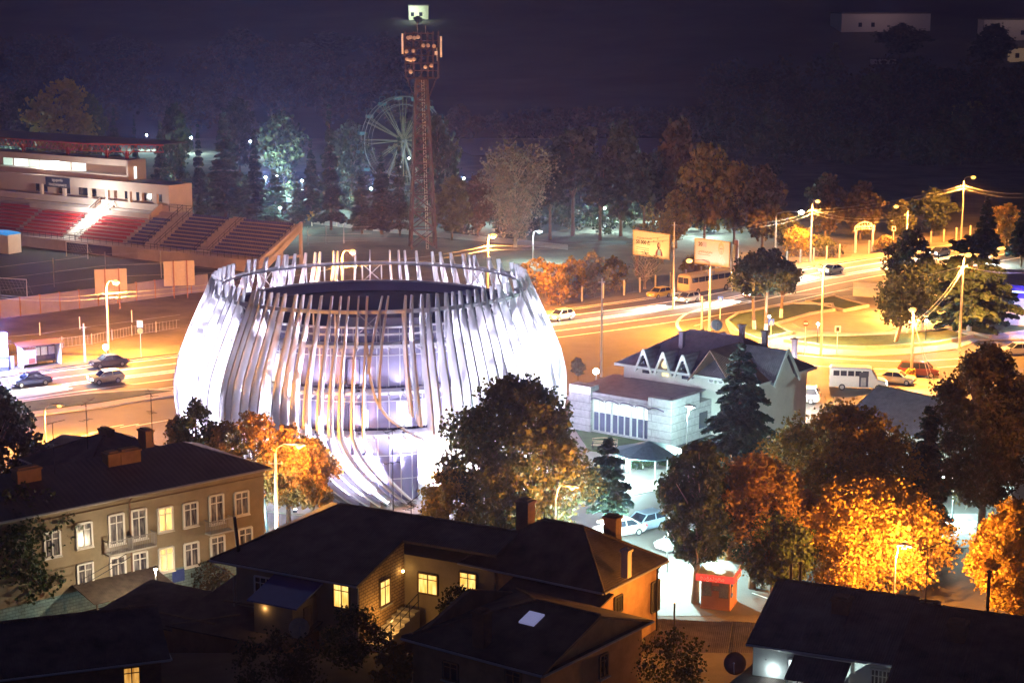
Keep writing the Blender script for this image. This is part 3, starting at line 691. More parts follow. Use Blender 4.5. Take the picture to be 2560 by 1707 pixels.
def house_px(name, lab, left, front, right, ze, zg, cat='house'):
    Pl, Pf, Pr = G(*left, ze), G(*front, ze), G(*right, ze); d = Pf-Pl; a = math.atan2(d.y, d.x); L = d.length
    v = Vector((-math.sin(a), math.cos(a), 0)); Wd = (Pr-Pf).dot(v)
    t = thing(name, lab, cat, (Pl.x, Pl.y, 0), a); return t, L, Wd
def to_local(t, P):
    return Matrix.Rotation(-t.rotation_euler.z, 4, 'Z') @ (Vector(P)-Vector(t.location))
def antenna(lab, P, h, k=3, turn=0):
    t = thing('tv_antenna', lab, 'antenna', P, turn, 'rooftop aerials'); MB().tube([(0,0,-.3),(0,0,h)], [.035,.025], 5).obj('mast', M_dark, t)
    mb = MB(); mb.bar((-.5,0,h-.1),(.9,.0,h+.25),.035)
    for i in range(k): x = -.4+i*.42; mb.bar((x,-.5+.08*i,h-.06+.12*i),(x,.5-.08*i,h-.06+.12*i),.025)
    mb.obj('boom', M_dark, t)
    mb = MB(); mb.bar((-.6,0,h*.6),(.5,0,h*.6),.03)
    for i in range(3): mb.bar((-.5+i*.45,-.3,h*.6),(-.5+i*.45,.3,h*.6),.022)
    mb.obj('boom', M_dark, t); return t
def dish(lab, P, r, dirv, m=None, mast=.8):
    t = thing('satellite_dish', lab, 'satellite dish', P, 0, 'satellite dishes'); q = Vector(dirv).to_track_quat('Z', 'Y'); c = Vector((0,0,mast))
    mb = MB().lathe([(.01, 0), (r*.5, r*.06), (r, r*.24), (r, r*.27), (r*.5, r*.09), (.01, .03)], 20)
    mb.v = [tuple(c+q @ Vector(p)) for p in mb.v]; mb.obj('reflector', m or M_offw, t, True)
    a = MB(); f = c+q @ Vector((0,0,r*.95)); a.tube([c+q @ Vector((0,-r*.95,r*.2)), f], .02, 5); a.sph(tuple(f), .06, 6); a.obj('feed_arm', M_steel, t)
    MB().tube([(0,0,0), c], .035, 6).obj('mast', M_dark, t); return t
# ---- the three storey block at the left
t, L, Wd = None, 26.0, 9.2
Pr, Pl = G(658, 1169, 8.7), G(113, 1278, 8.7); ax = (Pr-Pl).normalized(); a = math.atan2(ax.y, ax.x)-math.pi/2
# local y runs along the facade away from the camera; x = L is the facade side
apt = thing('apartment_block', 'three storey buff apartment block with white framed windows and small balconies', 'apartment block', (0,0,0), a)
FL = (Pr-Pl).length; EXT = 22.0; Wb = FL+EXT; Lb = 9.4
org = Pr - Vector((math.cos(a), math.sin(a), 0))*Lb - ax*Wb; apt.location = (org.x, org.y, 0)
mb = MB(); mb.box(0, 0, 0, Lb, Wb, 8.7); mb.box(Lb-.02, 0, 8.0, Lb+.12, Wb, 8.12); mb.box(Lb-.02, 0, 8.35, Lb+.22, Wb, 8.55)
mb.obj('wall', M_wallb, apt)
b = MB(); b.box(Lb-.05, 0, 0, Lb+.05, Wb, 2.55); b.obj('painted_plinth', brick_mat('turquoise_blocks', (.34,.5,.5), (.3,.45,.46), (.2,.3,.3), 1.1), apt)
ov = .45; ze, zr, hp = 8.75, 10.5, 4.6
A_, B_, C_, D_ = (-ov,-ov,ze), (Lb+ov,-ov,ze), (Lb+ov,Wb+ov,ze), (-ov,Wb+ov,ze); r0, r1 = (Lb/2,hp,zr), (Lb/2,Wb-hp+.6,zr)
mb = MB(); mb.slab([B_,C_,r1,r0], .14); mb.slab([D_,A_,r0,r1], .14); mb.slab([A_,B_,r0], .14); mb.slab([C_,D_,r1], .14)
rf = mb.obj('roof', mat('grey_seamed_roof', (.075,.068,.08), .55, .2, var=.3, nscale=.5, bump=.5, wave=('Y', .75)), apt)
g = MB(); g.tube([(Lb+ov+.05,-ov,ze-.08),(Lb+ov+.05,Wb+ov,ze-.08)], .09, 6); g.obj('gutter', M_gutter, apt)
g = MB(); yd = None
def fs(px, py): 
    """facade position of a pixel: run along the wall and height"""
    n = Vector((math.cos(a), math.sin(a), 0)); p0 = Pr
    d = onY(px, py, 100)-Vector((0,0,CAMZ)); k = n.dot(p0-Vector((0,0,CAMZ)))/n.dot(d); q = Vector((0,0,CAMZ))+d*k
    return to_local(apt, q).y, q.z
def apt_win(px, py, w=1.15, h=1.75, pane=PANE):
    y, z = fs(px, py); return window(apt, 'x', Lb, Wb, y-w/2, z-h/2, w, h, pane, bars=1, fw=.15)
P1 = lambda x, y: (x*.4189, 1050+y*.4189)
for x, y, pn in ((500,685,PANE),(985,590,LITW),(1135,562,PANE),(1440,495,PANE),(507,925,PANE),(702,885,PANE),(833,858,PANE),(991,830,LITW),(1141,800,PANE),(1297,760,PANE),(1462,710,PANE),(310,740,PANE)):
    apt_win(*P1(x, y), pane=pn)
for i, (x, y) in enumerate(((693,650),(827,620),(1290,530))):
    apt_win(*P1(x, y), h=2.15); yy, z = fs(*P1(x, y+75))
    bl = MB(); bl.box(Lb, yy-1.0, z-.75, Lb+.8, yy+1.0, z-.62); s_ = bl.obj('balcony', M_conc, apt)
    rl = MB()
    for k in range(15): yq = yy-.98+k*.14; rl.bar((Lb+.77,yq,z-.62),(Lb+.77,yq,z+.3),.03)
    for k in range(5): rl.bar((Lb+.1+k*.16,yy-.98,z-.62),(Lb+.1+k*.16,yy-.98,z+.3),.03); rl.bar((Lb+.1+k*.16,yy+.98,z-.62),(Lb+.1+k*.16,yy+.98,z+.3),.03)
    rl.bar((Lb+.77,yy-1,z+.3),(Lb+.77,yy+1,z+.3),.05); rl.bar((Lb,yy-1,z+.3),(Lb+.77,yy-1,z+.3),.05); rl.bar((Lb,yy+1,z+.3),(Lb+.77,yy+1,z+.3),.05)
    rl.obj('railing', M_steel, s_)
y0, _ = fs(*P1(772, 600)); g.tube([(Lb+.5,y0,ze-.1),(Lb+.12,y0,8.2),(Lb+.12,y0,.2)], .07, 6); g.obj('drain_pipe', mat('rust_pipe', (.25,.15,.1), .6, .3), apt)
for x, y, w, d in ((667,240,.9,1.0),(765,222,.9,1.6),(160,335,.9,1.8)):
    q = to_local(apt, G(*P1(x, y+28), 10.0)); chimney(apt, q.x, q.y, 9.2, 10.95, w, d, M_wallo)
fl = MB(); y0, z0 = fs(*P1(1062, 925)); fl.box(Lb+.05, y0-.5, z0-.45, Lb+.09, y0+.5, z0+.45); fl.obj('blue_notice', mat('blue_enamel', (.05,.1,.4), .4), apt)
# lean-to of rusty sheet at its foot
ya, _ = fs(*P1(430,1060)); yb, _ = fs(*P1(915,990))
lt = thing('lean_to', 'rusty sheet lean-to roof along the foot of the apartment block', 'lean-to', apt.location, a)
mb = MB(); mb.slab([(Lb+.06,ya,3.1),(Lb+3.2,ya,2.5),(Lb+3.2,yb,2.5),(Lb+.06,yb,3.1)], .06); mb.obj('sheet_roof', mat('rusty_sheet', (.13,.10,.08), .7, .3, var=.5, nscale=1.5, bump=.5, wave=('Y', 3)), lt)
for k in range(6): y = ya+.3+(yb-ya-.6)*k/5; MB().bar((Lb+3.0,y,0),(Lb+3.0,y,2.5),.1).obj('post', M_wood, lt)
mb = MB(); mb.box(Lb+.06,ya+.5,.9,Lb+.7,ya+6,1.0); mb.box(Lb+.06,ya+.5,0,Lb+.16,ya+6,1.0); mb.obj('counter', M_wood, lt)
lamp('porch_lamp', 'POINT', (Lb+1.6, ya+5.6, 2.3), 500, WARM, lt, .1); 
mb = MB(); mb.sph((Lb+1.6, ya+5.6, 2.3), .1, 8); mb.obj('bulb', glow('bulb_warm', (1,.75,.4), 14), lt)
def yard_post(lab, px, z, h, power, col, gm):
    P = G(*px, z); t = thing('yard_lamp', lab, 'lamp', P, 0, 'courtyard lamps and an added lamp'); MB().tube([(0,0,0),(0,0,h)], .05, 6).obj('post', M_dark, t); MB().sph((0,0,h+.1), .12, 8).obj('bulb', gm, t); c = MB(); c.lathe([(.22,h+.2),(.02,h+.36)], 8); c.obj('shade', M_dark, t)
    lamp('yard_or_added_light', 'POINT', (0,-.1,h-.15), power, col, t, .12)
yard_post('warm lamp added to light the apartment block front, beside the lean-to', (395,1585), 0, 4.6, 420, (1,.82,.55), glow('bulb_warm', (1,.75,.4), 14))  # lamp added to brighten the apartment facade
yard_post('cool courtyard lamp close to the turquoise plinth', (508,1440), 0, 2.4, 420, COOL, glow('bulb_cool', (.8,1,1), 15))
# ---- chimneyed house behind the block, small shed at far left
hb = thing('hip_roof_house', 'dark hip roofed house with two crumbling brick chimneys behind the apartment block', 'house', apt.matrix_basis @ Vector((-9.6, Wb-9.5, 0)), apt.rotation_euler.z)
hb.location.z = 0
mb = MB(); mb.box(0,0,0,9.0,9.5,7.4); mb.obj('wall', M_wallb, hb); hip_roof(hb, 9.0, 9.5, 7.4, 9.7, M_roof1, .4)
for q_ in ((266,1099),(365,1101)): q = to_local(hb, G(*q_, 9.0)); chimney(hb, q.x, q.y, 7.8, 9.9, 1.2, .7)
sh = thing('flat_roof_house', 'small brick house with a corrugated roof beside the left pine', 'house', G(75, 1185, 4)*1, R(-20)); sh.location.z = 0
mb = MB(); mb.box(0,0,0,4.5,5,5.6); mb.obj('wall', M_brickr, sh); mb = MB(); mb.slab([(-.3,-.3,5.75),(4.8,-.3,5.75),(4.8,5.3,6.2),(-.3,5.3,6.2)], .12); mb.obj('roof', M_roof2, sh)
for i, (x, y, h) in enumerate(((137,1182,3.6),(219,1112,3.2),(381,1095,3.4))):
    P = G(x, y, 10.2); antenna(['tall aerial beside the left pine with a forked boom','aerial on the hip roof left of the chimneys','bare mast aerial at the right of the second chimney'][i], P, h, 3, i)
# ---- house A : long roof with a block-walled wing
hA, LA, WA = house_px('block_wall_house', 'broad dark roofed house with a yellow block wall and lit amber windows', (590,1399), (893,1453), (1034,1425), 8.9, 5.8)
L2 = LA+6.5; Dp = 12.5; ZR = 11.0; YR = 7.4
kk = (ZR-8.85)/(YR+.5); zz = lambda y: ZR-kk*(YR-y)
mb = MB(); mb.box(0,.0,0,LA,Dp,8.8); mb.box(LA,5.2,0,L2,Dp,9.2); mb.obj('wall', M_wallb, hA)
mb = MB(); mb.box(LA-.02,.05,2,LA+.10,5.15,8.8); mb.add([(LA+.0,.05,8.8),(LA+.0,5.15,8.8),(LA+.0,5.15,zz(5.15)-.2),(LA+.10,.05,8.8),(LA+.10,5.15,8.8),(LA+.10,5.15,zz(5.15)-.2)], [[0,1,2],[5,4,3],[0,2,5,3],[1,4,5,2],[0,3,4,1]]); mb.obj('block_wall', M_brick, hA)
mb = MB(); ov = .5
mb.slab([(-1.6,-ov,zz(-ov)),(LA+.35,-ov,zz(-ov)),(LA+.35,4.7,zz(4.7)),(L2+.4,4.7,zz(4.7)),(L2+.4,YR,ZR),(2.8,YR,ZR)], .16)
mb.slab([(L2+.4,Dp+.5,9.2),(-1.6,Dp+.5,9.2),(2.8,YR,ZR),(L2+.4,YR,ZR)], .16)
mb.slab([(-1.6,Dp+.5,9.2),(-1.6,-ov,zz(-ov)),(2.8,YR,ZR)], .16)
rA = mb.obj('roof', M_roof1, hA)
rb = MB(); rb.tube([(2.8,YR,ZR+.04),(L2+.4,YR,ZR+.04)], .1, 6); rb.tube([(-1.6,-ov,zz(-ov)+.03),(2.8,YR,ZR+.04)], .08, 5); rb.obj('ridge_cap', M_roof2, rA)
g = MB(); g.tube([(-1.6,-ov-.06,zz(-ov)-.1),(LA+.35,-ov-.06,zz(-ov)-.1)], .07, 6); g.tube([(LA+.2,-.2,8.6),(LA+.1,-.1,8.2),(LA+.1,-.1,4.6)], .05, 6); g.tube([(-1.4,-.5,8.5),(-.1,-.2,8.0),(-.1,-.2,4.8)], .05, 6); g.obj('gutter', M_gutter, hA)
# windows
def lwin(tt, px, py, face, L_, W_, w, h, pane, z_hint, **k):
    # local run from the pixel on the wall plane
    n = Vector((math.sin(tt.rotation_euler.z), -math.cos(tt.rotation_euler.z), 0)) if face[0] == 'f' else Vector((math.cos(tt.rotation_euler.z), math.sin(tt.rotation_euler.z), 0))
    off = k.pop('off', 0); rt = Matrix.Rotation(tt.rotation_euler.z, 4, 'Z')
    p0 = Vector(tt.location)+ (rt @ Vector((0, off, 0)) if face[0] == 'f' else rt @ Vector((L_, 0, 0)))
    o = Vector((0,0,CAMZ)); d = onY(px, py, 100)-o; q = to_local(tt, o+d*(n.dot(p0-o)/n.dot(d)))
    if face[0] == 'f':
        f = window(tt, 'f', L_, W_, q.x-w/2, q.z-h/2, w, h, pane, **k)
        if off:
            f.location.y += off
        return f
    return window(tt, 'x', L_, W_, q.y-w/2, q.z-h/2, w, h, pane, **k)
Z2 = lambda x, y: (500+x*.3233, 1200+y*.3233)
lwin(hA, *Z2(1097,893), 'f', LA, WA, 1.15, 1.5, LITW, 7, fm=M_wood, sill=False)
lwin(hA, *Z2(495,832), 'f', LA, WA, 1.3, 1.4, M_glassd, 7, bars=2)
lwin(hA, *Z2(1425,865), 'x', LA+.12, WA, 1.15, 1.6, LITW, 7, sill=True, fm=M_wood)
lwin(hA, *Z2(1765,800), 'f', LA, WA, 1.4, 1.3, LITW, 7, off=5.2, fm=M_wood, sill=False)
lwin(hA, *Z2(2075,792), 'f', LA, WA, 1.2, 1.3, LITW, 7, off=5.2, fm=M_wood, sill=False)
lamp('yard_lamp', 'POINT', (LA+1.5, 1.5, 6.3), 48, (1,.5,.12), hA, .2)
mb = MB(); mb.sph((LA+.35, 4.6, 8.3), .09, 8); mb.obj('yard_bulb', glow('bulb_amber', (1,.6,.2), 10), hA)
lamp('front_spill', 'POINT', (LA*.45, -2.6, 7.2), 9, (1,.55,.2), hA, .2)
# porch with a blue sheet roof
pq = to_local(hA, G(*Z2(760,850), 7.9)); po = thing('blue_porch', 'small porch with a plain blue sheet roof against the block wall house', 'porch', hA.location, hA.rotation_euler.z)
x0 = LA*.36; x1 = LA*.72
mb = MB(); mb.slab([(x0-.3,-2.9,7.65),(x1+.1,-2.9,7.65),(x1+.1,-.06,8.45),(x0-.3,-.06,8.45)], .08); mb.obj('sheet_roof', mat('blue_sheet', (.06,.10,.36), .5, var=.15, bump=.2, nscale=2), po)
mb = MB(); mb.box(x0,-2.6,4.6,x1-.4,-.06,7.6); mb.obj('wall', M_wallb, po)
mb = MB(); mb.box(x1-.4,-1.5,5.2,x1-.33,-.7,7.2); mb.obj('door', M_wood, po)
st = thing('iron_steps', 'iron railed steps and ribbed sheet under the lit block wall', 'steps', hA.location, hA.rotation_euler.z)
mb = MB()
for k in range(7): mb.box(LA+.3, .3+k*.6, 4.6, LA+1.6, .9+k*.6, 5.0+k*.17)
mb.obj('tread', M_conc, st); mb = MB(); mb.bar((LA+1.5,.3,5.9),(LA+1.5,4.6,7.1),.05); mb.bar((LA+1.5,.3,5.4),(LA+1.5,4.6,6.6),.04)
for k in range(5): mb.bar((LA+1.5,.3+k*1.05,4.9+k*.3),(LA+1.5,.3+k*1.05,5.9+k*.3),.05)
mb.obj('railing', M_dark, st)
dish('bowl shaped dish beside the blue porch', hA.matrix_basis @ Vector((x1+.6,-3.4,5.6)), .62, (.25,-1,.45), mat('dusty_dish', (.5,.42,.3), .5), 1.1)
P = hA.matrix_basis @ Vector((L2*.35, YR, ZR)); antenna('tall thin aerial on the ridge in front of the round hall', onY(983,1275,P.y), 5.2, 4, .5)
antenna('stubby aerial on the same ridge, further right', onY(1028,1292,P.y-1.5), 1.0, 2, 1)
# ---- house B : hip roof with the orange lit wall
hB, LB, WB = house_px('orange_wall_house', 'hip roofed house whose end wall glows orange under a lamp', (1171,1402), (1503,1471), (1698,1410), 9.3, 6)
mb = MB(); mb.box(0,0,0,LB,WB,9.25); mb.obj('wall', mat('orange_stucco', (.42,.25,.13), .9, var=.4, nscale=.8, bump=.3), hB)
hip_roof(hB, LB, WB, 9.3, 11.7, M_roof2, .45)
Z3 = lambda x, y: (1000+x*.3233, 1200+y*.3233)
lwin(hB, *Z3(1968,895), 'x', LB, WB, .95, 1.9, M_dark, 7, fm=M_dark, sill=False, bars=4)
lwin(hB, *Z3(1683,955), 'x', LB, WB, .9, 1.0, M_dark, 7, fm=M_dark, sill=False, bars=4)
q = to_local(hB, G(*Z3(1750,660), 10.3)); chimney(hB, q.x, q.y, 9.6, 11.3, .45, .45, M_conc)
chimney(hB, 1.0, WB*.72, 10, 12.2, .9, .8); chimney(hB, LB*.72, WB*.85, 10, 11.9, .9, .7)
pp = MB(); pp.tube([(LB+.45,WB+.2,9.2),(LB+.12,WB-.25,8.8),(LB+.12,WB-.25,4.6)], .06, 6); pp.obj('drain_pipe', M_dark, hB)
lw = hB.matrix_basis @ Vector((LB+3.6, WB*.35, 8.3))
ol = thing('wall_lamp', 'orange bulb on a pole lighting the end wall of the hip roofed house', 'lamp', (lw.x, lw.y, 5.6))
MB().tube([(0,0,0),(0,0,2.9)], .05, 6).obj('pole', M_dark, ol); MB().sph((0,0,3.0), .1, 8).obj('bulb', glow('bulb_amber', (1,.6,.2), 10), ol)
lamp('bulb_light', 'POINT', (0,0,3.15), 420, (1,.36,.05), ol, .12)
# ---- house D : bottom centre, skylight and chimney
hD, LD, WD = house_px('skylight_house', 'dark low house with one pale skylight in its roof', (1032,1590), (1352,1675), (1592,1547), 9.0, 6)
mb = MB(); gable_walls(mb, LD, WD, 0, 8.95, 10.6); mb.obj('wall', M_wallo, hD)
hip_roof(hD, LD, WD, 9.0, 10.7, M_roof2, .45, gable=(False, True))
q = to_local(hD, G(*Z3(1018,1112), 9.95)); rfz = lambda y: 9.0+(1.7)*min(y+.45, WD+.45-y)/(WD/2+.45)
sk = MB(); sk.slab([(q.x-.5,q.y-.5,rfz(q.y-.5)+.12),(q.x+.5,q.y-.5,rfz(q.y-.5)+.12),(q.x+.5,q.y+.5,rfz(q.y+.5)+.12),(q.x-.5,q.y+.5,rfz(q.y+.5)+.12)], .1); sk.obj('skylight', mat('skylight_glass', (.42,.42,.62), .25, var=0, emit=(.4,.4,.75), es=.10), hD)
q = to_local(hD, G(*Z3(635,1270), 9.3)); chimney(hD, q.x, q.y, 9, 11.2, .8, .7)
for x, y in ((395,1475),(880,1540)): lwin(hD, *Z3(x, y), 'f', LD, WD, 1.0, 1.0, M_glassd, 7, fm=M_wood)
lwin(hD, *Z3(1570,1430), 'x', LD, WD, .8, 1.3, M_glassd, 7, fm=M_wood)
# sheds between the houses
def shed(name, lab, px, z, rz, l, w, h, m=M_roof2, slope_=.5, wall=M_wallo):
    P = G(*px, z); t = thing(name, lab, 'shed', (P.x, P.y, 0), rz); mb = MB(); mb.box(0,0,0,l,w,z-.05); mb.obj('wall', wall, t)
    mb = MB(); mb.slab([(-.3,-.3,z),(l+.3,-.3,z),(l+.3,w+.3,z+slope_),(-.3,w+.3,z+slope_)], .1); mb.obj('sheet_roof', m, t); return t
UA = hB.rotation_euler.z
shed('ribbed_shed', 'shed with a ribbed sheet roof between the lit wing and the skylight house', (1040,1585), 7.8, UA, 4.6, 4.2, 3)
shed('lean_shed', 'dark lean-to shed under the eaves of the orange wall house', (1225,1508), 8.2, UA, 6.2, 3.0, 3, slope_=.9)
shed('long_shed', 'long dark shed with a wavy sheet edge below the orange wall', (1490,1640), 4.6, R(-10), 7.4, 6.0, 3, slope_=.4)
shed('orange_edge_shed', 'shed with a roof edge lit orange, left of the big right hand roof', (1800,1640), 4.4, R(-10), 5.0, 5.0, 3, slope_=.4)
shed('board_shed', 'black felted shed roof with loose boards before the apartment block', (430,1560), 5.4, R(-28), 8.5, 7.0, 3, slope_=1.2)
shed('plank_shed', 'low shed with a pale plank along its edge by the lean-to', (250,1530), 4.4, R(-30), 7.5, 5.0, 3, slope_=.7)
# ---- house C : bottom left corner
hC, LC, WC = house_px('corner_house', 'black roofed house in the bottom left corner with one dim lit window', (60,1690), (402,1640), (560,1560), 8.6, 6)
hC.rotation_euler.z = R(20); 
hC.location = (G(402,1640,8.2)-Vector((14*math.cos(R(20)), 14*math.sin(R(20)), 8.2)))
LC, WC = 14, 7; mb = MB(); mb.box(0,0,0,LC,WC,8.15); mb.obj('wall', M_brickr, hC); hip_roof(hC, LC, WC, 8.2, 9.9, M_roof1, .45, gable=(False, True))
lwin(hC, 329, 1692, 'f', LC, WC, .9, 1.2, LITW2, 7, fm=M_wood)
# ---- house E : big roof at lower right with the white lit veranda
hE, LE, WE = house_px('veranda_house', 'big dark roofed house with a white floodlit veranda wall', (1883,1617), (2226,1668), (2420,1560), 9.8, 6.6); hE.location.z = .3
WE = 10.4; LE2 = LE
mb = MB(); gable_walls(mb, LE, WE, 5, 9.75, 11.4); mb.obj('wall', mat('white_lime_wall', (.75,.77,.75), .8, var=.08, nscale=.8), hE)
hip_roof(hE, LE, WE, 9.8, 11.6, M_roof1, .3, gable=(True, True))
Z4 = lambda x, y: (1700+x*.3656, 1200+y*.3656)
q = to_local(hE, G(*Z4(1105,935), 10.9)); chimney(hE, q.x, q.y, 9.8, 11.7, .9, .9)
q = to_local(hE, G(*Z4(1000,1255), 9.2))
cn = MB(); cn.slab([(q.x-1.5,-1.9,8.8),(q.x+1.5,-1.9,8.8),(q.x+1.5,-.05,9.45),(q.x-1.5,-.05,9.45)], .06); cn.obj('canopy', M_roof1, hE)
mb = MB(); mb.box(q.x-1.4,-1.75,5.5,q.x-1.34,-.05,8.75); mb.box(q.x+1.34,-1.75,5.5,q.x+1.4,-.05,8.75)
for k in range(6): mb.box(q.x-1.4+k*.55,-1.78,5.5,q.x-1.33+k*.55,-1.72,8.7)
mb.obj('porch_frame', M_offw, hE)
mb = MB(); mb.box(q.x-.4,-.06,5.5,q.x+.5,-.01,8.1); mb.obj('door', M_wood, hE)
lwin(hE, *Z4(1372,1375), 'f', LE, WE, 1.0, 1.3, PANE, 7, bars=4)
lwin(hE, *Z4(790,1310), 'f', LE, WE, .8, 1.4, glow('lit_window_cool', (.85,1,.98), .5), 7)
lamp('veranda_lamp', 'POINT', (q.x-1.0, -3.4, 7.0), 900, (.75,1,.96), hE, .12)
mb = MB(); mb.sph((q.x-2.6, -.3, 8.4), .1, 8); mb.obj('veranda_bulb', glow('bulb_cool', (.8,1,1), 15), hE)
dish('pale dish on the dark outbuilding left of the veranda', G(*Z4(612,1300), 8.4), .72, (-.5,-1,.5), None, .55)
dish('dim rusty dish half lost in the dark at lower right', G(1838, 1680, 8), .6, (-.3,-1,.4), mat('rust_dish', (.2,.09,.05), .6), .5)
shed('veranda_outbuilding', 'black outbuilding roof carrying the pale dish', (1800,1740), 8.0, UA, 3.6, 5.5, 3, slope_=.5)
hF = thing('neighbour_house', 'dark roofed house at the lower right edge with one brick chimney', 'house', hE.matrix_basis @ Vector((LE+.7,-1.6,0)), hE.rotation_euler.z)
mb = MB(); gable_walls(mb, 16, 12.4, 5, 9.3, 11.2); mb.obj('wall', M_wallo, hF); hip_roof(hF, 16, 12.4, 9.35, 11.5, M_roof2, .5, gable=(True, True))
q = to_local(hF, G(*Z4(1895,1120), 10.7)); chimney(hF, q.x, q.y, 9.4, 11.6, .9, .9)
for lab, px, z, h in (('short twin stub pipes on the left end of the right hand ridge',(1988,1462),11.5,1.2),('thick post standing on the far right ridge',(2468,1540),11.2,2.4)):
    P = G(*px, z); o = thing('flue_pipe', lab, 'flue pipe', P); mb = MB()
    for dx in ((-.13,.13) if 'twin' in lab else (0,)): mb.tube([(dx*2,0,-.5),(dx*2,0,h)], .09, 8)
    mb.obj('pipe', M_dark, o); c = MB(); c.lathe([(.14,h),(.14,h+.1),(.01,h+.16)], 8, ((.26 if 'twin' in lab else 0),0,0)); c.obj('cap', M_dark, o)
antenna('slender aerial left of the dark soil bank, on the right hand ridge', G(2313, 1525, 11.4), 3.4, 2, .3)

for i, (a_, b_, z) in enumerate((((322,1513),(536,1559),6.4),((560,1500),(640,1512),6.2),((430,1560),(600,1535),6.9))):
    tag(MB().bar(G(*a_, z), G(*b_, z), .22, .06).obj('timber_plank', M_wood), ('long pale plank lying across the dark shed roofs before the lean-to','short board on the shed roof left of the blue porch','loose board crossing the black shed roof')[i], 'plank', 'loose planks on the sheds')
# ================================================================ restaurant with dormers and glazed hall
M_tile = mat('violet_grey_tiles', (.24,.20,.25), .55, .05, var=.3, nscale=1.5, bump=.9, wave=('X', 1.6))
M_tile2 = mat('brown_tiles', (.24,.13,.09), .6, .05, var=.3, nscale=1.5, bump=.9, wave=('Y', 1.6))
M_clad = brick_mat('white_cladding_boards', (.70,.68,.70), (.68,.66,.68), (.42,.41,.43), .8, bw=4.0, rh=.62)
rs = None
def quad_frame(pl, pf, z):
    a_, b_ = G(*pl, z), G(*pf, z); d = b_-a_; return a_, math.atan2(d.y, d.x), d.length
o_, ang, LR = quad_frame((1423,1074), (1677,1120), 0)
rs = thing('dormer_restaurant', 'white restaurant with a violet tiled dormer roof and a tall glazed hall', 'restaurant', (o_.x, o_.y, 0), ang)
LC_ = lambda px, z: to_local(rs, G(*px, z))
HT = hz(985, (o_.y+174)/2)                       # parapet height of the hall
HT = 4.25
xg0 = LC_((1484,1081),0).x; xg1 = LC_((1626,1107),0).x
WDH = 12.0
mb = MB(); mb.box(.2,.8,0,LR,WDH,HT-.6); mb.box(0,0,0,xg0,1.4,HT+.5); mb.box(-.9,.2,HT-1.2,.0,1.2,HT-.9); mb.box(xg1,-.02,0,LR+.02,.85,HT+.45); mb.box(LR-.6,.85,HT-.6,LR+.02,5,HT+.45)
mb.box(xg0,.3,HT-.75,xg1,.8,HT-.05); mb.box(xg0,.3,0,xg1,.8,.35)
mb.obj('wall', M_clad, rs)
mb = MB(); mb.slab([(xg0-.1,.35,HT-.02),(xg1-.05,.35,HT-.02),(LR-.7,4.6,HT+.2),(LR-.7,8.0,HT+.35),(xg0-.1,8.0,HT+.35)], .12); mb.slab([(-.2,1.3,HT-.1),(xg0-.15,1.3,HT-.1),(xg0-.15,8.0,HT+.3),(-.2,8.0,HT+.2)], .12)
mb.obj('hall_roof', M_tile, rs)
mb = MB(); mb.box(xg0,.52,HT*.52,xg1,.56,HT-.75); mb.obj('lit_glazing', glow('mint_hall_light', (.78,1,.93), .26), rs)
mb = MB(); mb.box(xg0,.50,.35,xg1,.55,HT*.52); mb.obj('dim_glazing', mat('dim_hall_glass', (.13,.14,.22), .08, spec=.8, var=.25, nscale=.6), rs)
mb = MB(); nb = 9
for k in range(nb+1): x = xg0+(xg1-xg0)*k/nb; w = .2 if k % 3 == 0 else .08; mb.box(x-w/2,.36,.3,x+w/2,.62,HT-.7)
mb.box(xg0,.40,HT*.78,xg1,.6,HT*.78+.07); mb.obj('mullions', M_offw, rs)
for k in range(5):
    x0 = xg0+.05+(xg1+2.0-xg0)*k/5; w = (xg1+2-xg0)/5*.92; mb = MB()
    mb.tube([(x0+w*i/8,-.35*math.sin(math.pi*i/8)-.05,HT-.75+.34*math.sin(math.pi*i/8)) for i in range(9)], .05, 5)
    mb.obj('arched_bracket', mat('violet_steel', (.12,.1,.2), .4, .4), rs)
qx = LC_((1952,1036),0)
# upper house: hip roof with three A-shaped dormers
ux0, ux1, uy0, uy1 = 1.6, 17.5, 7.2, 17.0; UE = 5.9; UR = 9.3
mb = MB(); mb.box(ux0,uy0,0,ux1,uy1,UE); mb.obj('upper_wall', M_white, rs)
def hip(par, x0, x1, y0, y1, ze, zr, hx, m, ov=.7, nm='roof'):
    a,b,c,d = (x0-ov,y0-ov,ze),(x1+ov,y0-ov,ze),(x1+ov,y1+ov,ze),(x0-ov,y1+ov,ze); yc = (y0+y1)/2; r0, r1 = (x0-ov+hx,yc,zr),(x1+ov-hx,yc,zr)
    mb = MB(); mb.slab([a,b,r1,r0], .15); mb.slab([c,d,r0,r1], .15); mb.slab([d,a,r0], .15); mb.slot = 1; mb.slab([b,c,r1], .15)
    rf = mb.obj(nm, [m, M_tile2], par)
    f = MB(); [f.bar(p, q, .1, .26) for p, q in ((a,b),(b,c),(d,a))]; f.obj('fascia', M_offw, rf)
    rr = MB(); [rr.tube([p,q], .09, 5) for p, q in ((r0,r1),(a,r0),(b,r1),(c,r1),(d,r0))]; rr.obj('ridge_cap', M_tile, rf); return rf
hip(rs, ux0, ux1, uy0, uy1, UE, UR, 5.6, M_tile)
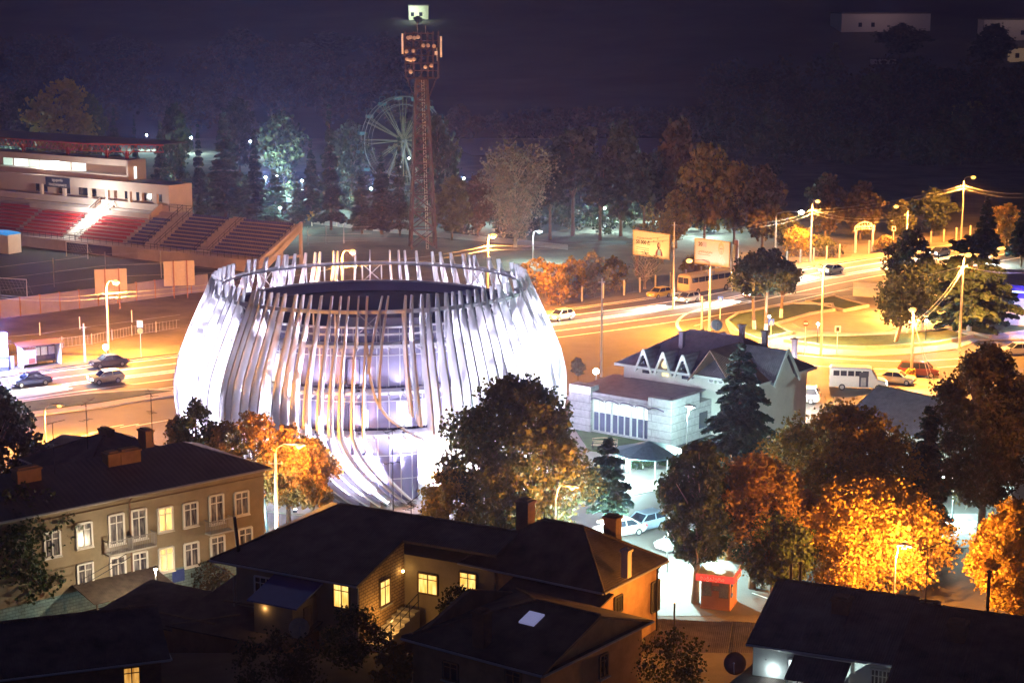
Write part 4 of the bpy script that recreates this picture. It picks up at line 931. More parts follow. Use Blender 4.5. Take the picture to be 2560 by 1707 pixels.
def adormer(par, x, y, z, w, h, dep, m=M_tile, lit=None):
    """steep gabled dormer whose face looks along -y"""
    mb = MB(); p = [(x-w/2,y,z),(x+w/2,y,z),(x,y,z+h)]; q = [(x-w/2,y+dep*.35,z+.3),(x+w/2,y+dep*.35,z+.3),(x,y+dep,z+h)]
    mb.slab([p[0],p[2],q[2],q[0]], .1); mb.slab([p[2],p[1],q[1],q[2]], .1); r_ = mb.obj('dormer_roof', m, par)
    t = MB(); t.bar((x-w/2,y-.05,z-.1),(x,y-.05,z+h+.05),.12,.22); t.bar((x+w/2,y-.05,z-.1),(x,y-.05,z+h+.05),.12,.22); t.box(x-.2,y-.12,z+h-.55,x+.2,y+.02,z+h-.1); t.obj('bargeboard', M_offw, r_)
    g = MB(); g.add([(x-w/2+.1,y+.55,z),(x+w/2-.1,y+.55,z),(x,y+.55,z+h-.2),(x-w/2+.1,y+.6,z),(x+w/2-.1,y+.6,z),(x,y+.6,z+h-.2)], [[0,1,2],[5,4,3],[0,2,5,3],[1,4,5,2],[0,3,4,1]]); g.obj('dormer_wall', M_white, r_)
    o = MB(); o.box(x-.42,y+.46,z-.25,x+.42,y+.53,z+h*.42); o.sph((x,y+.5,z+h*.42),.42,10); o.obj('dormer_window', lit or M_glassd, r_)
dx = [LC_(px, 8.6).x for px in ((1597,886),(1645,893),(1692,901))]
x_ = LC_((1598,935), 5.4).x; dx = [x_, x_+2.4, x_+4.8]
for i, x in enumerate(dx): adormer(rs, x, uy0-.75, UE-.35, 2.05, 2.25, 4.0, lit=glow('yellow_dormer_light', (1,.72,.12), .4) if i == 1 else None)
for x in (3.4, 6.0): # dormers of the far slope
    mb = MB(); mb.slab([(x,uy1-3.4,UE+1.0),(x+1.5,uy1-3.4,UE+2.6),(x+1.5,uy1+.2,UE+2.6),(x,uy1+.2,UE+.9)], .1); mb.slab([(x+1.5,uy1-3.4,UE+2.6),(x+3,uy1-3.4,UE+1.0),(x+3,uy1+.2,UE+.9),(x+1.5,uy1+.2,UE+2.6)], .1); mb.obj('dormer_roof', M_tile, rs)
# cross wing towards the car park with its own gable
gx = ux1-4.6
mb = MB(); mb.slab([(gx-2.6,uy0-1.4,UE-.4),(gx,uy0-1.4,UE+3.0),(gx,uy0+4.8,UE+3.0),(gx-2.6,uy0+2.5,UE+.8)], .12); mb.slab([(gx,uy0-1.4,UE+3.0),(gx+2.6,uy0-1.4,UE-.4),(gx+2.6,uy0+2.5,UE+.8),(gx,uy0+4.8,UE+3.0)], .12); mb.obj('wing_roof', M_tile2, rs)
ex = ux1+.7
mb = MB(); mb.slab([(ex-4.4,11.0,UE+2.9),(ex+.5,11.0,UE+2.9),(ex+.5,13.4,UE-.3),(ex-2.0,13.4,UE+.8)], .12); mb.slab([(ex-2.0,8.6,UE+.8),(ex+.5,8.6,UE-.3),(ex+.5,11.0,UE+2.9),(ex-4.4,11.0,UE+2.9)], .12); ee = mb.obj('end_gable_roof', M_tile, rs)
mb = MB(); mb.bar((ex+.52,8.5,UE-.4),(ex+.52,11,UE+2.95),.12,.34); mb.bar((ex+.52,13.5,UE-.4),(ex+.52,11,UE+2.95),.12,.34); mb.obj('bargeboard', M_offw, ee)
mb = MB(); mb.add([(ex,8.8,UE-.3),(ex,13.2,UE-.3),(ex,11,UE+2.7),(ex+.1,8.8,UE-.3),(ex+.1,13.2,UE-.3),(ex+.1,11,UE+2.7)], [[2,1,0],[3,4,5],[0,1,4,3],[1,2,5,4],[2,0,3,5]]); mb.obj('gable_wall', M_white, ee)
for x, y, z, h in ((7.0,9.8,UE+.8,2.7),(12.0,13.2,UE+1.8,2.5),(15.4,12.0,UE+1.6,2.6),(qx.x-.6,qx.y+3.5,3.8,3.6)):
    mb = MB(); mb.box(x-.24,y-.24,z,x+.24,y+.24,z+h); mb.box(x-.36,y-.36,z+h,x+.36,y+.36,z+h+.12); mb.obj('chimney', mat('slate_flue', (.14,.12,.17), .6), rs)
mb = MB(); mb.box(12.0,qx.y,0,qx.x,16.5,3.6); mb.obj('side_wing', M_white, rs); mb = MB(); mb.slab([(11.8,qx.y-.3,3.75),(qx.x+.4,qx.y-.3,3.75),(qx.x+.4,16.8,4.0),(11.8,16.8,4.0)], .14); mb.obj('side_roof', M_tile2, rs)
for k in range(2):
    mb = MB(); mb.box(12.1+k*1.1,uy0-.45,5.35,12.9+k*1.1,uy0-.05,6.0); ac = mb.obj('air_conditioner', M_offw, rs); c = MB(); c.tube([(12.5+k*1.1,uy0-.47,5.68),(12.5+k*1.1,uy0-.45,5.68)], .24, 12); c.obj('fan_grille', M_steel, ac)
mb = MB(); mb.box(LR-.02,5.0,1.0,LR+.06,6.4,2.6); mb.obj('service_window', M_glassd, rs)
dq = rs.matrix_basis @ Vector((9.6,12.1,UR)); dish('white dish standing on the violet restaurant ridge', (dq.x,dq.y,UR), .62, (.2,-1,.5), M_offw, .8)
lamp('wall_light', 'POINT', (qx.x+.5, qx.y+2.0, 3.2), 1800, (1,.95,.85), rs, .15); mb = MB(); mb.sph((qx.x+.25,qx.y+2.0,3.2), .16, 8); mb.obj('wall_bulb', glow('bulb_white', (1,.98,.9), 25), rs)
# pavilion with a tube light, hall at right, flat blue building
pv = thing('garden_pavilion', 'small garden pavilion with a bluish metal roof and a lit tube beneath', 'pavilion', G(1622, 1195), ang)
mb = MB(); mb.lathe([(3.4,2.5),(.05,3.5)], 8); mb.lathe([(3.4,2.42),(3.4,2.5)], 8); mb.obj('roof', mat('blue_green_metal', (.13,.22,.24), .4, .4), pv)
for k in range(8): MB().tube([(3*math.cos(k*.785),3*math.sin(k*.785),0),(3*math.cos(k*.785),3*math.sin(k*.785),2.5)], .06, 5).obj('post', M_offw, pv)
mb = MB(); mb.bar((0,-3.5,1.4),(0,-3.5,2.5),.1); mb.obj('tube_light', glow('tube_light', (.85,1,1), 9), pv); lamp('tube_lamp', 'POINT', (0,-3.9,2.0), 1500, COOL, pv, .2)
e0, e1 = G(2120,1045,4.2), G(2290,1085,4.2); d = e1-e0; ha = math.atan2(d.y, d.x)
dh = thing('dark_roof_hall', 'low hall with a dark ribbed roof behind the rust coloured trees', 'hall', (e0.x,e0.y,0), ha); dw = 9.5
mb = MB(); gable_walls(mb, 19, dw, 0, 4.15, 6.4); mb.obj('wall', M_white, dh); hip_roof(dh, 19, dw, 4.2, 6.6, M_tile, .5, gable=(True, True))
for k in range(7):
    mb = MB(); mb.box(1+k*2.2,-.07,.6,2.2+k*2.2,-.02,3.4); mb.obj('tall_window', M_glassd, dh)
o_ = G(2438,812); fb = thing('flat_blue_building', 'flat roofed building with a violet blue fascia at the right edge', 'shop building', (o_.x,o_.y,0), R(-24))
mb = MB(); mb.box(0,0,0,30,13,4.2); mb.obj('wall', M_white, fb)
mb = MB(); mb.box(-.8,-1.6,4.2,31,-1.4,5.9); mb.box(-.8,-1.4,4.2,-.6,14,5.9); mb.obj('fascia', mat('violet_fascia', (.07,.05,.32), .4, var=.1), fb)
mb = MB(); mb.box(-.6,-1.4,5.5,31,14,5.7); mb.obj('roof', mat('pale_blue_sheet', (.45,.5,.52), .5, .2, var=.25, nscale=.6), fb)
mb = MB(); mb.box(1.5,-1.68,5.0,26,-1.62,5.08); mb.obj('led_strip', glow('blue_led', (.35,.6,1), 6), fb)
lamp('fascia_lamp', 'POINT', (9,-4.5,3.8), 900, (.45,.4,1), fb, .4); lamp('fascia_lamp', 'POINT', (3,-5,3.2), 500, (1,.55,.15), fb, .4)
wl = thing('white_boundary_wall', 'short white wall behind the umbrella pine of the island', 'wall', G(2132,742), R(-24)); MB().box(0,0,0,14,.25,2.2).obj('wall_panel', M_white, wl); MB().box(-.06,-.06,2.2,14.06,.31,2.3).obj('coping', M_conc, wl)
# kiosk
kp = G(1752,1519); kf = G(1824,1527); d = kf-kp; ka = math.atan2(d.y, d.x)
kx = thing('street_kiosk', 'orange brown street kiosk with a red lettered sign under the plane trees', 'kiosk', (kp.x,kp.y,0), ka); kl = d.length; kd = 2.3
M_kio = mat('orange_ply', (.42,.19,.08), .55, var=.12, nscale=1.5)
mb = MB(); mb.box(0,0,.1,kl,kd,2.25); mb.box(-.05,-.05,0,kl+.05,kd+.05,.1); mb.obj('wall', M_kio, kx)
mb = MB(); mb.slab([(-.25,-.4,2.72),(kl+.3,-.4,2.72),(kl+.3,kd+.2,2.92),(-.25,kd+.2,2.92)], .06); mb.obj('sheet_roof', mat('zinc_sheet', (.4,.42,.42), .5, .4, bump=.5, wave=('X', 4)), kx)
mb = MB(); mb.box(-.3,-.5,2.2,kl+.35,-.4,2.68); mb.box(kl+.3,-.4,2.2,kl+.4,kd*.75,2.68); sg = mb.obj('sign_board', mat('red_sign', (.62,.06,.04), .5, var=.05, emit=(1,.08,.05), es=.25), kx)
text_obj('lettering', 'ხაჭაპური', .36, mat('sign_white', (.85,.85,.82), .5, var=0), sg, (.05,-.52,2.3), (R(90),0,0)); text_obj('lettering', 'ლობიანი', .30, MATS['sign_white'], sg, (kl+.42,.3,2.32), (R(90),0,R(90)))
for x0, x1, z0, z1, nm in ((.15,.75,1.0,2.0,'window'),(1.35,1.98,.95,1.95,'window'),(.85,1.28,1.45,1.75,'hatch')):
    f = MB(); f.box(x0-.04,-.05,z0-.04,x1+.04,-.02,z1+.04); f = f.obj(nm, M_wood, kx); p = MB(); p.box(x0,-.07,z0,x1,-.05,z1); p.obj('pane', mat('kiosk_glass', (.16,.18,.17), .15, var=.4, nscale=9), f)
mb = MB(); mb.box(.82,-.03,.12,1.3,-.01,1.4); mb.obj('door', M_kio, kx)
mb = MB(); mb.box(kl+.01,.25,.9,kl+.04,.8,2.0); f = mb.obj('window', M_glassd, kx); mb = MB(); mb.box(kl+.045,.35,1.2,kl+.05,.7,1.65); mb.obj('notice', mat('pink_paper', (.7,.4,.35), .7), f)
# ================================================================ stadium
S0 = Vector((-39.9, 288, 0)); sang = math.atan2(-.571,.821)
# local x runs left along the stand (a), local y away from the pitch (d)
stn = thing('stadium_stand', 'open concrete stadium stand with red and blue seat rows and railings', 'grandstand', S0, math.atan2(.571,-.821))
SX = lambda mbo: (setattr(mbo, 'v', [(p[0], -p[1], p[2]) for p in mbo.v]), setattr(mbo, 'f', [f[::-1] for f in mbo.f]), mbo)[2]   # mirror so that d is +
M_sconc = mat('stand_concrete', (.46,.37,.34), .85, var=.15, nscale=.5)
M_red = mat('red_seats', (.42,.03,.03), .5, var=.12, nscale=2); M_blue = mat('blue_seats', (.045,.05,.20), .5, var=.12, nscale=2)
NR = 11; d0, dd, z0, dz = 1.2, .86, 1.9, .47; ST = 95.0
mb = MB(); mb.box(0,0,0,ST,.35,1.9)
for i in range(NR):
    mb.box(0,d0+i*dd,z0+i*dz-.45,ST,d0+(i+1)*dd,z0+i*dz)
mb.box(0,.35,1.3,ST,d0,1.75); SX(mb).obj('terrace', M_sconc, stn)
mb = MB(); tz = z0+NR*dz
for a_ in (0.0,): 
    mb.add([(0,0,0),(0,1.4,0),(0,d0+NR*dd,tz-1.3),(0,d0+NR*dd,tz),(0,0,1.9),(.5,0,0),(.5,1.4,0),(.5,d0+NR*dd,tz-1.3),(.5,d0+NR*dd,tz),(.5,0,1.9)], [[4,3,2,1,0],[5,6,7,8,9],[0,1,6,5],[1,2,7,6],[2,3,8,7],[3,4,9,8],[4,0,5,9]])
mb.box(0.05,4.5,1.4,.45,d0+NR*dd,1.8); SX(mb).obj('end_frame', M_sconc, stn)
for k in range(8):
    mb = MB(); mb.box(k*11+.05,d0+NR*dd-.5,0,k*11+.45,d0+NR*dd-.05,tz-.4); SX(mb).obj('column', M_sconc, stn)
    mb = MB(); mb.box(k*11+.05,d0+5*dd,0,k*11+.45,d0+5*dd+.4,z0+4*dz); SX(mb).obj('column', M_sconc, stn)
secs = [(1.0,12.0,M_blue,0),(15.2,24.0,M_blue,1),(27.0,31.5,M_blue,2),(32.2,43.0,M_red,2),(47.0,58.0,M_red,2),(59,70,M_red,2)]
for x0, x1, m, q in secs:
    for i in range(NR-1):
        if q == 2 and i > 7: continue
        mb = MB(); n = int((x1-x0)/.52); y = d0+i*dd; z = z0+i*dz
        for k in range(n):
            x = x0+k*.52; mb.box(x,y+.25,z+.36,x+.44,y+.62,z+.42); mb.box(x,y+.58,z+.38,x+.44,y+.64,z+.74)
        SX(mb).obj('seat_row', m, stn)
for x0, x1 in ((12.3,14.9),(24.3,26.7),(43.4,46.6)):
    mb = MB()
    for i in range(NR*2): mb.box(x0,d0+i*dd/2,z0+i*dz/2-.3,x1,d0+(i+1)*dd/2,z0+i*dz/2+.06)
    SX(mb).obj('stairway', M_sconc if x0 < 40 else M_white, stn)
    for x in (x0-.1, x1+.1):
        r_ = MB()
        for h in (.5, 1.0): r_.bar((x,d0,z0+h),(x,d0+NR*dd,tz+h),.06)
        for i in range(8): t_ = i/7; r_.bar((x,d0+NR*dd*t_,z0+(tz-z0)*t_),(x,d0+NR*dd*t_,z0+(tz-z0)*t_+1),.05)
        SX(r_).obj('handrail', M_dark, stn)
r_ = MB()
for h in (.45, .9): r_.bar((0,.2,1.9+h),(60,.2,1.9+h),.06); r_.bar((0,d0+NR*dd,tz+h),(30,d0+NR*dd,tz+h),.06)
for i in range(41): r_.bar((i*1.5,.2,1.9),(i*1.5,.2,2.8),.05)
for i in range(16): r_.bar((i*2,d0+NR*dd,tz-.3),(i*2,d0+NR*dd,tz+.9),.06)
for h in (.4, .85): r_.bar((.25,0,1.9+h),(.25,d0+NR*dd,tz+h),.06)
for i in range(9): t_ = i/8; r_.bar((.25,(d0+NR*dd)*t_,1.9+(tz-1.9)*t_),(.25,(d0+NR*dd)*t_,2.75+(tz-1.9)*t_),.05)
SX(r_).obj('railing', M_dark, stn)
mb = MB()
for x in (31.7, 46.8): mb.add([(x,d0+8*dd,z0+8*dz),(x,d0+NR*dd,z0+8*dz),(x,d0+NR*dd,tz+1.0),(x,d0+8*dd,z0+8*dz+1),(x+.3,d0+8*dd,z0+8*dz),(x+.3,d0+NR*dd,z0+8*dz),(x+.3,d0+NR*dd,tz+1.0),(x+.3,d0+8*dd,z0+8*dz+1)], [[0,1,2,3],[7,6,5,4],[0,4,5,1],[1,5,6,2],[2,6,7,3],[3,7,4,0]])
mb.box(32,d0+7.6*dd,z0+7.6*dz-.2,62,d0+7.6*dd+.25,z0+7.6*dz+1.0); SX(mb).obj('divider_wall', M_sconc, stn)
lamp('stair_light', 'POINT', (45,-4.5,7.5), 1300, (1,1,.9), stn, .3)
tn = MB(); tn.box(33,-.03,.1,44,.02,1.6); SX(tn).obj('tunnel_mouth', mat('tunnel_dark', (.03,.03,.06), .8), stn)
# press box
pb = thing('press_box', 'two storey pink lit press building with a red trussed canopy roof above the stand', 'press box', S0, stn.rotation_euler.z)
BZ = tz-.1; D1 = d0+NR*dd+.05
mb = MB(); mb.box(30,D1,0,92,D1+5.5,BZ); mb.box(30,D1+2.2,BZ,92,D1+5.5,BZ+2.9); mb.box(30,D1,BZ+2.6,92,D1+2.2,BZ+4.2); mb.box(30,D1+2.2,BZ+2.9,92,D1+5.5,BZ+4.2); mb.box(30,D1,BZ,92,D1+.25,BZ+.75); mb.box(30,D1,BZ,30.5,D1+2.2,BZ+2.6)
mb.box(30.5,D1+.2,BZ+2.55,92,D1+2.2,BZ+2.6)
for x in (33,39.5,45,49.5,56,62): mb.box(x,D1+.02,BZ,x+.6,D1+.5,BZ+2.6)
SX(mb).obj('wall', mat('pink_lit_render', (.62,.50,.45), .85, var=.08, nscale=.5), pb)
U0 = BZ+4.2
mb = MB(); mb.box(41,D1+1.2,U0,92,D1+5.5,U0+.9); mb.box(41,D1+3.4,U0,92,D1+5.5,U0+2.9); mb.box(41,D1+1.2,U0+2.5,92,D1+5.5,U0+3.6); mb.box(41,D1+1.2,U0,41.4,D1+5.5,U0+3.6)
SX(mb).obj('upper_storey', MATS['pink_lit_render'], pb)
mb = MB(); mb.box(39.5,D1+2.21-.06,BZ+.8,40.2,D1+2.19,BZ+2.5)
for x, w in ((34,1.2),(36.5,1.6),(42,1.0),(50.2,4.5),(57,3),(63,3)): mb.box(x,D1+2.1,BZ+.9,x+w,D1+2.19,BZ+2.3)
SX(mb).obj('dark_window', M_glassd, pb)
for x0, x1, m in ((54,57.5,1),(58,62,.55),(62.3,66,1),(66.4,69,.5),(69.3,73,1),(73.5,76,.4)):
    mb = MB(); mb.box(x0,D1+3.3,U0+.9,x1,D1+3.38,U0+2.5); SX(mb).obj('lit_window', glow('stadium_white', (.85,1,.95), .5) if m == 1 else glow('stadium_mint', (.6,.95,.8), .2), pb)
mb = MB(); mb.box(40.95,D1+2.6,U0+.3,41.02,D1+3.2,U0+2.4); SX(mb).obj('lit_door', glow('stadium_white', (.85,1,.95), .5), pb)
M_redst = mat('red_painted_steel', (.34,.05,.035), .55, .2, var=.2)
for x in (43,48,58,70): 
    mb = MB(); mb.bar((x,D1+3,U0+3.6),(x,D1+3,U0+5.0),.5)
    for dx_ in (-1.8,1.8): mb.bar((x,D1+3,U0+4.0),(x+dx_,D1+3,U0+5.2),.16)
    SX(mb).obj('roof_bracket', M_redst, pb)

RZ = U0+5.0; cr = [(36,D1+5),(48.4,D1-.6),(98,D1-.6),(98,D1+11),(36,D1+11)]
mb = MB(); mb.prism(cr, RZ+1.25, RZ+1.45); SX(mb).obj('canopy_roof', mat('canopy_sheet', (.05,.035,.045), .6), pb)
mb = MB()
for (p, q) in ((cr[0],cr[1]),(cr[1],cr[2])):
    n = int(math.hypot(q[0]-p[0],q[1]-p[1])/1.1); L3 = lambda t, z: (p[0]+(q[0]-p[0])*t, p[1]+(q[1]-p[1])*t, z)
    mb.bar(L3(0,RZ),L3(1,RZ),.14); mb.bar(L3(0,RZ+1.22),L3(1,RZ+1.22),.22,.2)
    for k in range(n): mb.bar(L3(k/n,RZ),L3((k+.5)/n,RZ+1.2),.08); mb.bar(L3((k+.5)/n,RZ+1.2),L3((k+1)/n,RZ),.08)
SX(mb).obj('truss', M_redst, pb)
mb = MB(); mb.box(54.5,D1-.12,BZ+2.2,60.8,D1-.02,BZ+4.0); sb = SX(mb).obj('name_board', mat('slate_sign', (.05,.06,.10), .5, var=.05), pb)
for s_, z_, b_ in ((.62,BZ+3.3,'სტადიონი'),(.56,BZ+2.5,'TENGIZ BURJANADZE')):
    text_obj('lettering', b_, s_, mat('sign_white', (.85,.85,.82), .5, var=0), sb, (57.65,-(D1-.14),z_), (R(90),0,R(180)), align='CENTER', sx=.85)
lamp('press_lamp', 'POINT', (62,-(D1+2.6),U0+2.2), 600, (.9,1,.9), pb, .3)
# blue tent & white wall at the left, goals, walls, mesh fence
tp = thing('blue_canopy_booth', 'white booth with a bright blue canopy at the end of the stand', 'booth', onY(10,612,312), R(-30)); tp.location.z = 0
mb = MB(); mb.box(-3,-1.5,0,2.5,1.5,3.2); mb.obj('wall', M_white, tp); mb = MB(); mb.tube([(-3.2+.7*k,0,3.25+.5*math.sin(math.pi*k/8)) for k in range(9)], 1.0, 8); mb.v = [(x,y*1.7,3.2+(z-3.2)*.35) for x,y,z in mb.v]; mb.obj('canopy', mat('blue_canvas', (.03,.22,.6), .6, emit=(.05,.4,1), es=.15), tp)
def goal(lab, px, rz, w):
    P = G(*px); t = thing('football_goal', lab, 'football goal', P, rz, 'football goals'); MB().tube([(-w/2,0,0),(-w/2,0,2.44),(w/2,0,2.44),(w/2,0,0)], .07, 6).obj('goal_frame', M_offw, t)
    mb = MB()
    for k in range(9): x = -w/2+w*k/8; mb.bar((x,0,2.4),(x,1.5,0),.02)
    for k in range(5): mb.bar((-w/2,.3*k,2.4-.48*k),(w/2,.3*k,2.4-.48*k),.02)
    mb.obj('net', M_steel, t)
goal('football goal in front of the stand wall', (193,644), R(-35), 5.2); goal('football goal at the left edge before the blue wall', (30,738), R(-20), 5.2)
def wall_run(name, lab, pts, h, m, pm=None, step=2.5, th=.2, cat='wall', postname='post'):
    P = GP(pts); t = thing(name, lab, cat, (0,0,0)); mb = MB(); ps = []
    for a_, b_ in zip(P, P[1:]):
        mb.bar(a_+Vector((0,0,h/2)), b_+Vector((0,0,h/2)), th, h); n = max(1, int((b_-a_).length/step))
        ps += [a_.lerp(b_, k/n) for k in range(n)]
    mb.obj('panel', m, t)
    for p in ps[:90]: MB().box(p.x-.14,p.y-.14,0,p.x+.14,p.y+.14,h+.12).obj(postname, pm or m, t)
wall_run('blue_stadium_wall', 'long violet blue stadium wall with rusty posts behind the verge', [(-160,835),(0,797),(246,765),(478,733),(520,728)], 2.6, mat('blue_panel', (.16,.15,.33), .7, var=.2, nscale=.4), mat('rust_post', (.22,.10,.08), .8), 3.0)
def mesh_fence(name, lab, pts, h, step=3.0, m=None, rails=3, pickets=0, pw=.09, pm=None):
    P = GP(pts); t = thing(name, lab, 'fence', (0,0,0)); mb = MB(); ps = []
    for a_, b_ in zip(P, P[1:]):
        L_ = (b_-a_).length; n = max(1, int(L_/step)); ps += [a_.lerp(b_, k/n) for k in range(n)]
        for k in range(rails): z = h*(.12+.83*k/max(1, rails-1)); mb.bar(a_+Vector((0,0,z)), b_+Vector((0,0,z)), .035)
        if pickets:
            n2 = int(L_/pickets)
            for k in range(n2): p = a_.lerp(b_, k/n2); mb.bar(p+Vector((0,0,.1)), p+Vector((0,0,h)), .03)
    mb.obj('mesh' if not pickets else 'pickets', m or M_steel, t)
    for p in ps[:95]: MB().box(p.x-pw,p.y-pw,0,p.x+pw,p.y+pw,h+.15).obj('post', pm or m or M_steel, t)
mesh_fence('pitch_fence', 'tall thin mesh fence on slim posts along the pitch', [(-100,748),(0,735),(265,700),(540,690)], 4.2, 7, rails=3, pw=.05)
mesh_fence('stand_fence', 'mesh fence with pale posts right of the stand end', [(770,612),(860,608),(930,606)], 3.0, 3, pw=.05)
mesh_fence('picket_fence', 'iron picket fence with pale posts along the park side of the road', [(1330,775),(1400,762),(1560,738),(1676,718),(1790,696),(1967,663),(2130,640)], 2.1, 3.2, mat('iron_picket', (.12,.10,.09), .6, .3), 2, .35, .12, M_pole)
mesh_fence('far_picket_fence', 'iron picket fence right of the park arch beneath the tallest lamp', [(2172,634),(2228,625),(2390,600),(2560,578)], 2.1, 3.4, MATS['iron_picket'], 2, .4, .12, M_pole)
mesh_fence('verge_fence', 'low railing of thin stakes crossing the dark verge slope', [(-60,895),(80,878),(230,862),(330,840),(450,822)], 1.3, 2.8, rails=2, pickets=.5, pw=.05)
mesh_fence('slope_fence', 'upper stake fence on the dark slope below the blue wall', [(-40,850),(100,838),(200,823),(330,806),(450,790)], 1.5, 4, rails=1, pw=.05, pm=M_offw)
# backs of two hoardings on posts
for px, w, h, zb, lab in (((280,772),4.4,3.6,2.0,'pale back of a hoarding behind the verge lamp'),((450,745),4.4,3.6,1.8,'pale back of a hoarding close to the left edge of the hall')):
    P = G(*px); t = thing('hoarding', lab, 'hoarding', P, R(14), 'hoardings seen from behind')
    MB().box(-w/2,0,zb,w/2,.14,zb+h).obj('panel', mat('hoarding_back', (.36,.32,.31), .8, var=.1), t)
    for x in (-.8,1.1): MB().box(x-.09,-.16,0,x+.09,-.01,zb+h+.1).obj('post', mat('rust_post', (.22,.10,.08), .8), t)
# bus shelter and far left lit booth, verge signs
P = G(160*.351, 600+.351*920); bs = thing('bus_shelter', 'open bus shelter with a brown roof and pale posters inside', 'bus shelter', P, R(36))
mb = MB(); mb.slab([(-.3,-.5,2.75),(5.0,-.5,2.75),(5.0,1.7,2.95),(-.3,1.7,2.95)], .12); mb.obj('roof', mat('brown_roof_sheet', (.14,.06,.05), .6), bs)
mb = MB(); mb.box(0,1.4,.3,4.8,1.46,2.8); mb.obj('back_panel', mat('shelter_glass', (.16,.11,.13), .2), bs)
for x in (.02, 4.7): MB().box(x,-.1,0,x+.14,1.5,2.75).obj('side_panel', M_offw, bs)
mb = MB(); mb.box(.2,-.14,.5,1.7,-.06,2.7); sgn = mb.obj('sign_panel', mat('pink_panel', (.62,.48,.46), .6), bs)
text_obj('lettering', 'ბაზარი', .36, mat('sign_red', (.5,.05,.05), .5), sgn, (.28,-.16,2.3), (R(90),0,0))
mb = MB(); mb.box(.75,-.17,.6,1.55,-.145,1.2); mb.obj('poster', mat('red_poster', (.6,.12,.08), .6), sgn)
for k in range(3):
    mb = MB(); mb.box(2.0+k*.92,1.33,1.15,2.75+k*.92,1.39,2.1); mb.obj('poster', mat('white_poster', (.75,.72,.72), .6, var=.15, nscale=4), bs)
mb = MB(); mb.box(1.9,.9,.45,4.6,1.3,.55); [mb.box(x,.95,0,x+.08,1.25,.45) for x in (2.3,3.4,4.3)]; mb.obj('bench', M_wood, bs)
P = G(8, 930); kb_ = thing('lit_payment_booth', 'bluish glowing booth with bright screens at the far left edge', 'booth', P, R(30))
mb = MB(); mb.box(-1.2,0,0,.7,1.2,4.6); mb.obj('body', mat('booth_blue', (.12,.14,.4), .4), kb_)
for z, h, c, e in ((3.2,.8,(.7,1,.9),3),(1.9,.9,(.9,.95,1),3.5),(.6,.8,(.8,.8,1),1.2)): mb = MB(); mb.box(-1.1,-.05,z,.62,-.01,z+h); mb.obj('screen', glow('booth_screen_%d' % int(z*10), c, e), kb_)
lamp('booth_lamp', 'POINT', (-.3,-1.6,4.6), 4200, (.42,.45,1), kb_, .4)
P = G(24, 922); mb = MB(); mb.box(-.5,-.3,0,.5,.3,1.5); tag(mb.obj('white_cabinet', M_offw), 'white waist high cabinet between the glowing booth and the shelter', 'cabinet').location = P
def sign(lab, px, h, kind, rz=0):
    P = G(*px); t = thing('road_sign', lab, 'road sign', P, R(rz), 'road signs'); MB().tube([(0,0,0),(0,0,h)], .05, 6).obj('post', M_offw, t)
    b = MB()
    if kind in ('blue_square', 'white_board'):
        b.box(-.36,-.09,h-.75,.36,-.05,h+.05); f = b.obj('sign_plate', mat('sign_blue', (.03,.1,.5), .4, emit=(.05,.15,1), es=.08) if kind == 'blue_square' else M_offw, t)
        if kind == 'blue_square': q = MB(); q.add([(-.28,-.1,h-.65),(.28,-.1,h-.65),(0,-.1,h-.08),(-.28,-.093,h-.65),(.28,-.093,h-.65),(0,-.093,h-.08)], [[0,1,2],[5,4,3],[0,3,4,1],[1,4,5,2],[2,5,3,0]]); q.bar((-.05,-.105,h-.6),(.05,-.105,h-.25),.06); q.obj('white_triangle', M_offw, f)
        else: q = MB(); q.box(-.2,-.1,h-.62,.2,-.095,h-.1); q.obj('panel_mark', M_dark, f)
    elif kind == 'round_red':
        b.tube([(0,-.09,h-.3),(0,-.05,h-.3)], .36, 18); f = b.obj('sign_plate', mat('sign_redpaint', (.6,.04,.03), .4), t); q = MB(); q.box(-.25,-.11,h-.37,.25,-.092,h-.23); q.obj('white_bar', M_offw, f)
    elif kind == 'round_yellow':
        b.tube([(0,-.09,h-.3),(0,-.05,h-.3)], .36, 18); f = b.obj('sign_plate', mat('sign_yellow', (.6,.45,.15), .4), t); q = MB(); q.box(-.36,-.09,h+.15,.36,-.05,h+.95); q.obj('upper_plate', M_offw, f)
    return t
sign('blue pedestrian crossing sign at the front rim of the island lawn', (1926,878), 4.0, 'blue_square'); sign('round no entry sign on a thin post before the island', (2012,887), 4.2, 'round_red')
sign('round sign under a white plate on the verge left of the hall', (353,894), 3.6, 'round_yellow'); sign('plain pale post sign right of the no entry sign', (2092,888), 3.6, 'white_board')
sign('blue crossing sign beside the pole under the second billboard', (1800,800), 3.2, 'blue_square'); sign('white notice board sign by the parked white van', (1803,1080), 2.2, 'white_board'); sign('white sign plate right of the park arch', (2233,612), 3.2, 'white_board')
for px, h, lab in (((213,908),4.8,'bare pale pole on the verge left of the dark car'),((1683,772),12.2,'concrete pole just right of the yellow billboard'),((1503,943),11.5,'grey pole on the road left of the dormer roof'),((1754,828),4.6,'slim white post inside the turning arc')):
    P = G(*px); t = thing('utility_pole', lab, 'pole', P, 0, 'bare poles'); MB().tube([(0,0,0),(0,0,h)], [.16,.09], 8).obj('shaft', M_pole, t); MB().box(-.4,-.04,h-.5,.4,.04,h-.4).obj('crossarm', M_steel, t)
